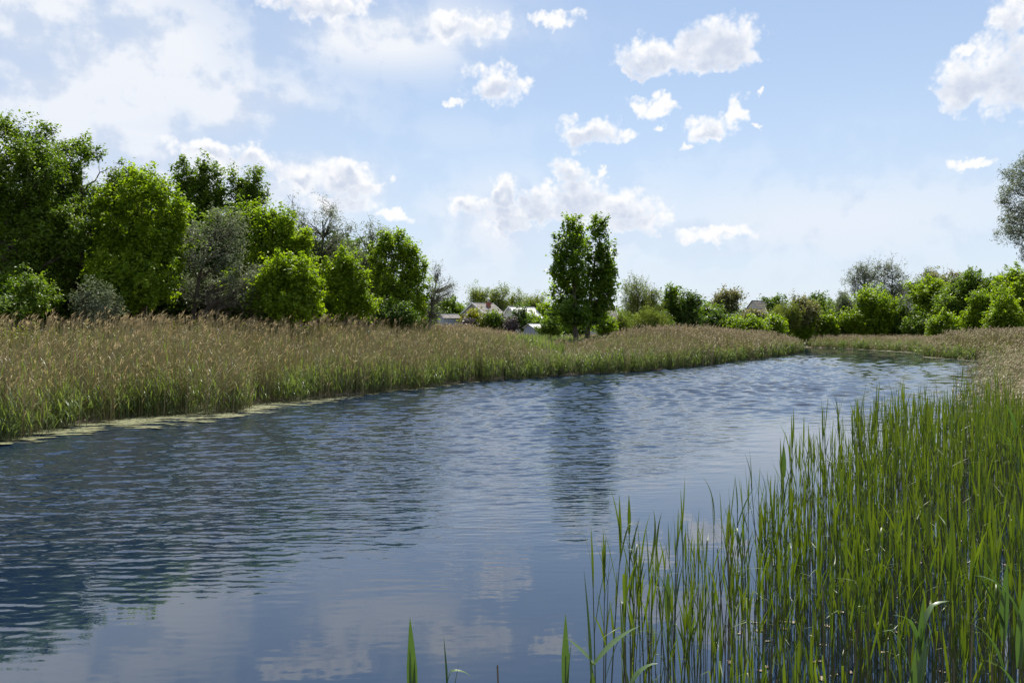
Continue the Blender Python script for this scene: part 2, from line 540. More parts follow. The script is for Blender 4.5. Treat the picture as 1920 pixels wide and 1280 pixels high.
def graded(a, b, fine0, fine1, step, grow):
    v = list(np.arange(fine0, fine1, step))
    s = step; x = v[-1]
    while x < b:
        s *= grow; x += s; v.append(min(x, b))
    s = step; x = v[0]; lo = []
    while x > a:
        s *= grow; x -= s; lo.append(max(x, a))
    return np.array(lo[::-1] + v)


gx = graded(-1500, 1500, -40, 60, 0.9, 1.13)
gy = graded(-300, 3500, -6, 145, 0.9, 1.13)
XX, YY = np.meshgrid(gx, gy)
ZZ = ground_z(XX, YY)
nx, ny = len(gx), len(gy)
idx = np.arange(nx * ny).reshape(ny, nx)
Q = np.stack([idx[:-1, :-1], idx[:-1, 1:], idx[1:, 1:], idx[1:, :-1]], -1).reshape(-1, 4)
ground = obj('ground', mesh_from('ground', np.stack([XX, YY, ZZ], -1), quads=Q, smooth=True), M['ground'])
tag(ground, 'low marshy ground along both banks of the river', kind='structure')



def vnoise(x, y, s, seed):
    """smooth value noise in plan"""
    r = np.random.default_rng(seed); T = r.random((64, 64))
    u, v = np.asarray(x) / s, np.asarray(y) / s
    i, j = np.floor(u).astype(int), np.floor(v).astype(int)
    fu, fv = u - i, v - j
    fu = fu * fu * (3 - 2 * fu); fv = fv * fv * (3 - 2 * fv)
    g = lambda a, b: T[a % 64, b % 64]
    return (g(i, j) * (1 - fu) + g(i + 1, j) * fu) * (1 - fv) + (g(i, j + 1) * (1 - fu) + g(i + 1, j + 1) * fu) * fv


# the water surface: real ripples, finest near the bank; calm in the lee of the near reeds
wy = [2.0]
while wy[-1] < 146: wy.append(wy[-1] + max(0.022, 0.0031 * wy[-1]))
wy = np.array(wy)
wx = graded(-42, 72, -12, 12, 0.060, 1.014)
XX, YY = np.meshgrid(wx, wy)
keep = (np.abs(XX) < 0.74 * YY + 2.0)
rd = np.full(XX.shape, 9.0); rd[keep] = river_dist(XX[keep], YY[keep])
keep &= rd < 0.7
shel = YY - 9.9 - 0.45 * np.minimum(XX, 1.0) - 1.6 * np.clip(XX - 1.0, 0, 7.0) + 1.8 * (vnoise(XX + 90, YY, 3.0, 3) - 0.5) + 1.4 * (vnoise(XX + 90, YY, 0.9, 4) - 0.5)
wind = 0.018 + 0.982 * np.clip((shel + 1.4) / 8.0, 0, 1) ** 1.15
far_reach = np.clip((YY - 55) / 40, 0, 1)
wind *= 1 - 0.5 * np.clip((XX - (0.34 * YY + 1.5)) / 4, 0, 1) * np.clip((YY - 22) / 10, 0, 1)       # lee of the right hand reeds
wind *= 0.72 + 0.56 * vnoise(XX + 60, YY, 6.0, 8)
rw = np.random.default_rng(31)
dYY = np.maximum(0.022, 0.0031 * YY)
Z = np.zeros(XX.shape)
xk, yk, dk, wk = XX[keep], YY[keep], dYY[keep], wind[keep]
z = np.zeros(len(xk))
NW = 46
lam = np.concatenate([np.exp(rw.uniform(math.log(0.075), math.log(0.36), 48)), np.exp(rw.uniform(math.log(0.36), math.log(1.15), 24))])
for l in lam:
    th = math.radians(98) + rw.normal(0, 0.42)
    kx, ky = 2 * math.pi / l * math.cos(th), 2 * math.pi / l * math.sin(th)
    slope = 0.058 if l < 0.19 else 0.019 * (1 + 1.6 * np.clip((yk - 12) / 10, 0, 1)) if l < 0.42 else 0.011 * (1 + 6.5 * np.clip((yk - 13) / 42, 0, 1))
    lod = np.clip(l / (2.6 * dk) - 0.7, 0, 1)
    grp = 0.6 + 0.8 * vnoise(xk + 40 + 3 * l, yk, 2.0 + 2.5 * l, int(l * 1000))
    z += lod * grp * slope * l / (2 * math.pi) * np.sin(kx * xk + ky * yk + rw.uniform(0, 6.28))
z *= wk
idm = np.full(XX.shape, -1); idm[keep] = np.arange(keep.sum())
Q = np.stack([idm[:-1, :-1], idm[:-1, 1:], idm[1:, 1:], idm[1:, :-1]], -1).reshape(-1, 4)
Q = Q[(Q >= 0).all(1)]
print('water quads', len(Q))
water = obj('water', mesh_from('water', np.column_stack([xk, yk, z]), quads=Q, attr=np.clip(wk * (1 - 0.7 * np.clip((yk - 15) / 35, 0, 1)), 0, 2), smooth=True), M['water'])
tag(water, 'rippled blue river water reflecting clouds', kind='structure')
wp = np.array([(-60, -10, -0.07), (75, -10, -0.07), (75, 150, -0.07), (-60, 150, -0.07)])
water2 = obj('water_margin', mesh_from('water_margin', wp, quads=[(0, 1, 2, 3)]), M['water'])
tag(water2, 'still shallow water under the reeds beyond the channel', kind='structure')


# algae along the far side of the river
def algae(name, top, bot, label):
    mb = MB()
    n = 80
    T = np.array(top); B = np.array(bot)
    def res(A):
        s = np.concatenate([[0], np.cumsum(np.linalg.norm(np.diff(A, axis=0), axis=1))]); s /= s[-1]
        u = np.linspace(0, 1, n)
        return np.stack([np.interp(u, s, A[:, 0]), np.interp(u, s, A[:, 1])], -1)
    T = res(T); B = res(B)
    V, A = [], []
    rows = [0.0, 0.35, 0.7, 1.0]
    for r, av in zip(rows, (0.9, 0.62, 0.48, 0.0)):
        p = T * (1 - r) + B * r
        V.append(np.column_stack([p, np.full(n, 0.022)])); A.append(np.full(n, av))
    V = np.concatenate(V); A = np.concatenate(A)
    q = [(r * n + i, r * n + i + 1, (r + 1) * n + i + 1, (r + 1) * n + i) for r in range(3) for i in range(n - 1)]
    o = obj(name, mesh_from(name, V, quads=q, attr=A), M['algae'])
    tag(o, label, 'algae', kind='stuff')


algae('algae', [W_at(-60, 815)] + [W_at(x, y - 7) for x, y in LEFT_PX[:16]],
      [W_at(-60, 850), W_at(0, 841), W_at(100, 830), W_at(213, 811), W_at(300, 808), W_at(390, 803), W_at(440, 793), W_at(477, 785), W_at(567, 769), W_at(633, 757), W_at(700, 744), W_at(800, 733), W_at(900, 719), W_at(1000, 712), W_at(1100, 704)],
      'yellow green algae film on the water along the left bank')
algae('algae', [W_at(1600, 653.4), W_at(1720, 660), W_at(1738, 667.5), W_at(1800, 672.5), W_at(1880, 678)],
      [W_at(1600, 655.6), W_at(1715, 663), W_at(1732, 671.5), W_at(1800, 676.5), W_at(1880, 683)],
      'thin pale algae line along the far right shore')

# ------------------------------------------------------------------ trees and shrubs
LEAF_SHAPE = {  # half length, half width
    'maple': (1.0, 0.62), 'green': (1.0, 0.58), 'dark': (1.0, 0.6), 'poplar': (1.0, 0.8), 'silver': (1.0, 0.24),
    'willow': (1.0, 0.22), 'rust': (1.0, 0.55), 'gold': (1.0, 0.6), 'lilac': (1.0, 0.55), 'bare': (1.0, 0.3),
}


def leaf_cloud(rng, centres, radii, n_each, size, kind, crown_c, droop=0.0):
    """small folded leaves around clump centres"""
    k = len(centres)
    cnt = np.maximum(3, (n_each * rng.uniform(0.6, 1.4, k)).astype(int))
    ci = np.repeat(np.arange(k), cnt)
    n = len(ci)
    g = centres - crown_c
    g /= np.maximum(np.linalg.norm(g, axis=1, keepdims=True), 1e-6)
    g = 0.55 * g + np.array([0, 0, 0.55 - 1.4 * droop]) + rng.normal(0, 0.45, (k, 3))
    g /= np.linalg.norm(g, axis=1, keepdims=True)
    t_ = rng.uniform(-0.75, 1.15, n)[:, None]
    off = g[ci] * t_ + rng.normal(0, 1, (n, 3)) * (0.46 - 0.22 * np.clip(t_, 0, 1))
    P = centres[ci] + off * radii[ci][:, None]
    if droop:
        P[:, 2] -= np.abs(rng.normal(0, 1, n)) * droop * radii[ci]
    outw = P - crown_c
    outw /= np.maximum(np.linalg.norm(outw, axis=1, keepdims=True), 1e-6)
    nrm = 0.40 * outw + np.array([0, 0, 0.65]) + rng.normal(0, 0.55, (n, 3))
    nrm /= np.linalg.norm(nrm, axis=1, keepdims=True)
    ax = rng.normal(0, 1, (n, 3)) + outw * 0.6 + np.array([0, 0, 0.1 - 1.6 * droop])
    ax -= (ax * nrm).sum(1, keepdims=True) * nrm
    ax /= np.maximum(np.linalg.norm(ax, axis=1, keepdims=True), 1e-6)
    sd = np.cross(nrm, ax)
    L, Wd = LEAF_SHAPE[kind]
    s = size * rng.uniform(0.65, 1.35, n)[:, None]
    a = P - ax * s * L; b = P + ax * s * L
    fold = nrm * s * 0.22
    c = P + sd * s * Wd + fold - ax * s * 0.15
    d = P - sd * s * Wd + fold - ax * s * 0.15
    V = np.stack([a, c, b, d], 1).reshape(-1, 3)
    i = np.arange(n)[:, None] * 4
    T = np.concatenate([i + np.array([[0, 1, 2]]), i + np.array([[0, 2, 3]])])
    tone = np.clip(rng.normal(0.5, 0.20, n) + 0.32 * rng.normal(0, 1, k)[ci], 0, 1)
    return V, T, np.repeat(tone, 4)


def bez(a, b, c, n):
    t = np.linspace(0, 1, n)[:, None]
    return (1 - t) ** 2 * a + 2 * t * (1 - t) * b + t * t * c


def make_tree(name, label, cat, kind, cx, top, hw, bot, D, seed, group=None, base_x=None, lobes=None, dens=1.0, size=None,
              shrub=False, bark=None, depth=0.85, twiggy=0.0, fuzz=1.0, leaves=True, leafn=1.0, lean=0.0, nlobes=13, droop=0.0, floor=None):
    rng = np.random.default_rng(seed)
    s = D / F
    X = ((base_x if base_x is not None else cx) - 960) * s
    Y = D
    z0 = gz(X, Y)
    base = np.array([X, Y, z0])
    Zof = lambda py: CAMZ + (HZ - py) * s
    zt = Zof(top); zb = max(z0 + (0.05 if shrub else 0.3), Zof(bot))
    Xc = (cx - 960) * s
    a = hw * s
    H = zt - zb
    # lobes of the crown
    LB = []
    if lobes:
        for (lx, ly, rx, ry) in lobes:
            LB.append((np.array([(lx - 960) * s, Y + rng.normal(0, 0.25) * a * depth, Zof(ly)]), np.array([rx * s, rx * s * depth, ry * s])))
    else:
        cc_ = np.array([Xc, Y, zb + 0.52 * H])
        for i in range(nlobes):
            u = rng.normal(0, 1, 3); u /= np.linalg.norm(u)
            rr = rng.uniform(0.35, 0.80)
            lr = rng.uniform(0.22, 0.46)
            if shrub: u[2] -= 0.25
            c_ = cc_ + u * rr * np.array([a, a * depth, H / 2])
            r3 = np.array([a * lr, a * lr * depth, H / 2 * lr * rng.uniform(0.9, 1.15)])
            c_[2] = min(c_[2], zt - r3[2] * 0.98); c_[2] = max(c_[2], zb + r3[2] * 0.8)
            c_[0] = min(max(c_[0], Xc - a + r3[0] * 0.95), Xc + a - r3[0] * 0.95)
            LB.append((c_, r3))
        LB.append((cc_ + np.array([0, 0, H * 0.18]), np.array([a * 0.5, a * 0.5 * depth, H * 0.31])))
        LB.append((cc_ + np.array([0, 0, -H * 0.2]), np.array([a * (0.95 if shrub else 0.75), a * 0.8 * depth, H * 0.30])))
    vol = sum(4 * r[0] * r[1] + 4 * r[0] * r[2] for _, r in LB)
    lsize = (size if size else max(0.075, 0.00165 * D)) * 0.92
    rc = max(0.30, 4.2 * lsize) * fuzz
    nclump = int(min(1500, 0.84 * vol / (rc * rc)) * min(dens, 1.3)) + 6
    ins = 0.45 * rc
    LB = [(c_, np.maximum(r3 - ins, 0.62 * r3)) for c_, r3 in LB]
    wgt = np.array([r[0] * r[2] + r[0] * r[1] for _, r in LB]); wgt /= wgt.sum()
    li = rng.choice(len(LB), nclump, p=wgt)
    u = rng.normal(0, 1, (nclump, 3)); u /= np.linalg.norm(u, axis=1, keepdims=True)
    rad = rng.uniform(0.2, 1.0, nclump) ** 0.5
    CT = np.array([LB[i][0] for i in li]) + u * rad[:, None] * np.array([LB[i][1] for i in li])
    # some sprays break the outline
    k = rng.random(nclump) < 0.30
    CT[k] += u[k] * rng.uniform(0.2, 1.15, (k.sum(), 1)) * rc + np.array([0, 0, 0.3 * rc])
    gl = (floor if floor is not None else z0 + 0.15)
    CT[:, 2] = np.maximum(CT[:, 2], gl + rng.uniform(0, 0.5, nclump))
    root = empty(name, base)
    tag(root, label, cat, group)
    cmean = CT.mean(0)
    # trunk and limbs
    tb = MB(); bb = MB()
    tr = max(0.05, 0.018 * (zt - z0)) * (0.5 if shrub else 1.0)
    crown_axis = np.array([Xc, Y, zb + 0.8 * H])
    stems = []
    nst = rng.integers(3, 6) if shrub else 1
    for q in range(nst):
        tgt = crown_axis.copy()
        b0 = base.copy()
        if shrub:
            tgt = CT[rng.integers(0, nclump)] * 0.7 + crown_axis * 0.3
            b0 = base + np.array([rng.normal(0, 0.15 * a), rng.normal(0, 0.1 * a), 0])
        mid = (b0 + tgt) / 2 + np.array([rng.normal(0, 0.10) * a + lean, rng.normal(0, 0.10) * a, 0.1 * H])
        ln = bez(b0 - np.array([0, 0, 0.15]), mid, tgt, 9)
        ln[1:-1] += rng.normal(0, 0.03 * a, (7, 3)) * np.array([1, 1, 0.3])
        rr = tr * np.linspace(1.15, 0.22, 9)
        rr[0] *= 1.25
        tb.tube(ln, rr, 7, a=0.5)
        stems.append((ln, rr))
    order = rng.permutation(nclump)
    nl = int(min(nclump, (26 if not shrub else 14) * (1 + 3 * twiggy)))
    limb_lines = []
    for q in order[:nl]:
        ln, rr = stems[rng.integers(0, len(stems))]
        tgt = CT[q]
        j = int(np.clip(np.searchsorted(ln[:, 2], tgt[2] - 0.45 * np.linalg.norm(tgt[:2] - ln[4, :2]) - 0.1 * H), 1, 7))
        st = ln[j]
        mid = (st * 0.45 + tgt * 0.55) + np.array([0, 0, 0.10 * np.linalg.norm(tgt - st)]) + rng.normal(0, 0.05 * a, 3)
        bl = bez(st, mid, tgt, 6)
        bl[1:-1] += rng.normal(0, 0.025 * a, (4, 3))
        r0 = rr[j] * rng.uniform(0.35, 0.6)
        bb.tube(bl, r0 * np.linspace(1, 0.15, 6) + 0.004, 5)
        limb_lines.append(bl)
    nt_ = int(min(nclump - nl, nl * (2.0 + 5 * twiggy)))
    LP = np.array([p for l in limb_lines for p in l[2:]])
    LP0 = [(i, j) for i in range(len(limb_lines)) for j in range(2, 6)]
    for q in order[nl:nl + nt_]:
        tgt = CT[q]
        dd = np.linalg.norm(LP - tgt, axis=1)
        st = LP[int(np.argmin(dd))]
        mid = (st + tgt) / 2 + rng.normal(0, 0.12, 3) * min(1.0, dd.min())
        tw = bez(st, mid, tgt, 4)
        bb.tube(tw, np.array([0.016, 0.012, 0.009, 0.004]) * max(1.0, D / 60), 4)
        if twiggy > 0:
            for _ in range(int(4 * twiggy)):
                e = tgt + rng.normal(0, 0.5, 3) * rc * 1.3 + np.array([0, 0, 0.5 * rc])
                bb.tube(bez(tw[2], (tw[2] + e) / 2 + rng.normal(0, 0.05, 3), e, 3), np.array([0.009, 0.007, 0.003]) * max(1.0, D / 60), 3)
    barkm = M[bark or 'bark']
    def local(mb): 
        for i in range(len(mb.V)): mb.V[i] = mb.V[i] - base
    local(tb); local(bb)
    obj('stem' if shrub else 'trunk', tb.mesh(name + '_trunk', True), barkm, root)
    obj('branches', bb.mesh(name + '_branches', True), barkm, root)
    if leaves:
        rcs = rc * rng.uniform(0.55, 1.35, nclump)
        per = 42 * min(dens, 1.2) * fuzz * leafn
        V, T, tone = leaf_cloud(rng, CT - base, rcs, per, lsize, kind, cmean - base - np.array([0, 0, 0.2 * H]), droop)
        obj('foliage' if shrub else 'crown', mesh_from(name + '_crown', V, T, attr=tone), M[kind], root)
    return root


WOOD = 'trees and shrubs of the wood behind the left reed bed'
FARV = 'trees and shrubs beyond the far reeds'
T_ = make_tree
# --- the wood on the left bank
T_('tree', 'tall leafy tree with arching sprays at the left edge of the photo', 'tree', 'green', 45, 222, 115, 560, 37, 1, WOOD, size=0.085, dens=0.95, fuzz=1.1, twiggy=0.5,
   lobes=[(10, 270, 42, 45), (60, 280, 40, 48), (30, 350, 85, 70), (90, 330, 55, 60), (60, 440, 100, 70), (20, 520, 90, 60), (110, 430, 60, 60), (-40, 400, 80, 120), (12, 235, 22, 16), (75, 238, 16, 18)])
T_('tree', 'tree with feathery drooping branch tips rising right of the edge tree', 'tree', 'green', 150, 262, 70, 560, 39, 2, WOOD, size=0.085, fuzz=1.1, twiggy=0.5,
   lobes=[(140, 285, 28, 26), (175, 292, 22, 18), (195, 288, 12, 10), (135, 340, 45, 45), (165, 400, 50, 60), (140, 490, 60, 70), (112, 290, 18, 30), (240, 322, 22, 12), (258, 330, 16, 12), (225, 345, 30, 20)])
T_('tree', 'round bright green tree between the feathery tree and the silvery one', 'tree', 'maple', 275, 335, 82, 585, 38, 3, WOOD, size=0.090, dens=1.10,
   lobes=[(240, 360, 42, 30), (290, 365, 48, 34), (320, 410, 38, 42), (230, 430, 50, 60), (285, 450, 60, 60), (325, 480, 30, 40), (270, 530, 75, 55), (205, 380, 26, 30), (210, 520, 45, 55)])
T_('tree', 'upright green tree with pointed top, left one of the two tallest mid wood', 'tree', 'green', 375, 292, 48, 480, 52, 4, WOOD, size=0.10, dens=1.25,
   lobes=[(345, 325, 18, 34), (390, 325, 24, 30), (365, 370, 45, 40), (400, 370, 22, 40), (370, 430, 50, 60), (338, 345, 14, 26)])
T_('tree', 'upright green tree with forked top, right one of the two tallest mid wood', 'tree', 'green', 465, 316, 42, 500, 53, 5, WOOD, size=0.10, dens=1.25,
   lobes=[(443, 345, 13, 28), (480, 345, 19, 26), (462, 385, 32, 40), (455, 440, 45, 60), (490, 370, 12, 22)])
T_('silvery_tree', 'grey leaved tree with dark leaning trunk left of centre wood', 'tree', 'silver', 405, 395, 62, 585, 39.5, 6, WOOD, base_x=350, size=0.10, dens=0.9, leafn=0.62, twiggy=0.45, lean=-0.6,
   lobes=[(410, 425, 38, 40), (440, 440, 24, 50), (385, 470, 42, 45), (430, 505, 38, 45), (370, 545, 40, 40), (450, 550, 40, 35)])
T_('tree', 'broad bright green tree right of the grey leaved one', 'tree', 'maple', 510, 388, 75, 580, 44, 7, WOOD, size=0.090, dens=1.10,
   lobes=[(480, 420, 34, 32), (515, 430, 40, 38), (545, 460, 40, 40), (485, 480, 45, 45), (540, 510, 55, 50), (480, 540, 50, 45), (570, 470, 28, 30), (460, 405, 20, 22)])
T_('bush', 'lightest yellow green bush low in the middle of the wood', 'bush', 'maple', 545, 478, 66, 600, 40, 8, WOOD, size=0.090, shrub=True, dens=1.1,
   lobes=[(555, 510, 38, 30), (520, 525, 36, 26), (575, 545, 32, 36), (495, 560, 34, 26), (550, 575, 48, 26), (590, 580, 20, 24)])
T_('silvery_tree', 'sparse grey green tree with bare twig tips above the middle shrubs', 'tree', 'silver', 605, 378, 66, 560, 50, 9, WOOD, size=0.095, dens=0.8, leafn=0.6, twiggy=0.8, fuzz=1.05,
   lobes=[(565, 415, 28, 36), (610, 410, 30, 32), (645, 430, 28, 34), (600, 460, 52, 40), (640, 490, 40, 45), (585, 510, 45, 45)])
T_('bush', 'mid green bush with upright top right of the lightest bush', 'bush', 'maple', 645, 460, 48, 600, 43, 10, WOOD, size=0.085, shrub=True, dens=1.1,
   lobes=[(650, 490, 24, 30), (635, 520, 32, 34), (665, 535, 26, 34), (640, 565, 44, 34), (680, 575, 28, 26)])
T_('silvery_tree', 'dull grey green tree crowded between two bright trees near the wood end', 'tree', 'silver', 700, 408, 46, 600, 50, 11, WOOD, size=0.11, dens=0.9, leafn=0.6, twiggy=0.7,
   lobes=[(690, 440, 22, 30), (715, 460, 26, 36), (690, 500, 34, 44), (720, 530, 34, 40), (700, 570, 40, 34)])
T_('tree', 'bright round tree closing the right end of the wood', 'tree', 'maple', 755, 432, 56, 612, 48, 12, WOOD, size=0.090, dens=1.1,
   lobes=[(725, 460, 24, 28), (750, 470, 32, 34), (775, 500, 27, 40), (740, 530, 46, 50), (778, 545, 27, 46), (750, 585, 50, 34), (715, 490, 22, 30)])
T_('bare_tree', 'nearly leafless grey tree leaning out at the right end of the wood', 'tree', 'silver', 822, 487, 40, 600, 50, 13, WOOD, base_x=796, size=0.065, dens=1.2, leafn=0.22, twiggy=1.6, bark='bark_pale',
   lobes=[(815, 510, 17, 22), (820, 550, 22, 34), (843, 545, 17, 20), (812, 585, 24, 24), (850, 535, 8, 10)])
T_('bush', 'low dark green bush at the lower left edge in front of the edge tree', 'bush', 'green', 45, 512, 75, 600, 33, 14, WOOD, size=0.080, shrub=True,
   lobes=[(20, 545, 40, 28), (70, 545, 34, 28), (95, 565, 22, 24), (40, 580, 60, 22), (-30, 560, 40, 40)])
T_('silvery_shrub', 'small pale grey shrub just above the left reed tops', 'shrub', 'silver', 186, 538, 40, 595, 33, 15, WOOD, size=0.085, shrub=True, dens=1.1,
   lobes=[(190, 558, 24, 18), (165, 570, 20, 18), (215, 575, 14, 18), (185, 585, 34, 14)])
T_('brushwood', 'rounded mound of dead grey brushwood at the foot of the wood', 'brush', 'silver', 678, 578, 36, 615, 45, 16, WOOD, shrub=True, leaves=False, twiggy=3.0, bark='twig', dens=1.2, fuzz=0.8,
   lobes=[(678, 598, 30, 17), (660, 605, 22, 12), (700, 605, 18, 12)])
T_('silvery_shrub', 'grey green shrub in shade left of the lightest bush', 'shrub', 'silver', 470, 495, 46, 592, 40.5, 17, WOOD, size=0.09, shrub=True, dens=1.0, twiggy=0.6,
   lobes=[(480, 520, 26, 24), (450, 550, 30, 28), (490, 560, 30, 26)])
T_('bush', 'dark green bush at the foot of the end tree of the wood', 'bush', 'dark', 730, 570, 48, 618, 45.5, 18, WOOD, size=0.080, shrub=True,
   lobes=[(735, 590, 30, 18), (705, 598, 22, 16), (765, 598, 24, 18)])
T_('brushwood', 'tangle of brown dead branches below the grey leaved tree', 'brush', 'silver', 395, 520, 40, 600, 38.5, 19, WOOD, shrub=True, leaves=False, twiggy=2.6, bark='bark', dens=1.0, fuzz=0.9,
   lobes=[(395, 560, 34, 32), (425, 570, 28, 26)])
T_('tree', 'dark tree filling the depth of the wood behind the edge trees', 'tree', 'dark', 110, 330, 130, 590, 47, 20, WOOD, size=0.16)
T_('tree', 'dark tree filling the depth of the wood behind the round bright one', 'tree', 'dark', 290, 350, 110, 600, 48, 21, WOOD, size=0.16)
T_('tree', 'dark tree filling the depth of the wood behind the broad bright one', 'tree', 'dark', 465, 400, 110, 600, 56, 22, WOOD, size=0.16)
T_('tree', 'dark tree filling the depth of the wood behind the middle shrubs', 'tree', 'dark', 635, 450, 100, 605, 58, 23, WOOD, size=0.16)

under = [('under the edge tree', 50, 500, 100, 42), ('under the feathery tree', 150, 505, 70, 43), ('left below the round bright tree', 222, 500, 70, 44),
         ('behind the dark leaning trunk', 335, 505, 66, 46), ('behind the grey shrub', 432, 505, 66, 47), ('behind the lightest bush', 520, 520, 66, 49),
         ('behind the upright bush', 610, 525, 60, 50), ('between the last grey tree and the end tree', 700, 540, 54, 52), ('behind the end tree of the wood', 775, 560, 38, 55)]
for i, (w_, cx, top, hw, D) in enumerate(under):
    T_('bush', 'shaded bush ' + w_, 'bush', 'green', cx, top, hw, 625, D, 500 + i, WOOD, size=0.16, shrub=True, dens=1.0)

gap = [('between the feathery tree and the round bright one', 205, 350, 56, 44), ('behind the round bright tree and the grey leaved one', 335, 385, 60, 45),
       ('behind the grey leaved tree with the leaning trunk', 425, 395, 60, 47), ('behind the lightest bush and the upright bush', 592, 455, 58, 50),
       ('between the upright bush and the end tree', 690, 475, 52, 52)]
for i, (w_, cx, top, hw, D) in enumerate(gap):
    T_('tree', 'mid green tree ' + w_, 'tree', 'green', cx, top, hw, 610, D, 540 + i, WOOD, size=0.15, dens=1.0)

# --- the two poplars
T_('poplar', 'left one of the twin poplars standing alone in the reeds', 'tree', 'poplar', 1070, 400, 40, 632, 66, 30, 'twin poplars in the reeds', base_x=1081, size=0.125, dens=0.92, bark='bark', depth=0.95,
   lobes=[(1074, 428, 20, 28), (1072, 465, 28, 36), (1066, 505, 32, 42), (1042, 462, 11, 26), (1048, 510, 17, 32), (1064, 550, 32, 44), (1056, 585, 27, 26), (1088, 545, 18, 50), (1080, 594, 32, 20)])
T_('poplar', 'right one of the twin poplars, its crown bulging to the right', 'tree', 'poplar', 1125, 399, 36, 632, 68, 31, 'twin poplars in the reeds', base_x=1096, size=0.125, dens=0.92, bark='bark', depth=0.95,
   lobes=[(1121, 428, 19, 28), (1124, 462, 26, 32), (1132, 495, 26, 36), (1132, 528, 26, 36), (1149, 512, 10, 18), (1120, 560, 30, 40), (1140, 552, 16, 34), (1112, 594, 28, 20), (1102, 500, 16, 52)])
T_('bush', 'small bright green bush at the right foot of the poplars', 'bush', 'maple', 1134, 590, 18, 632, 72, 32, FARV, shrub=True, size=0.12)

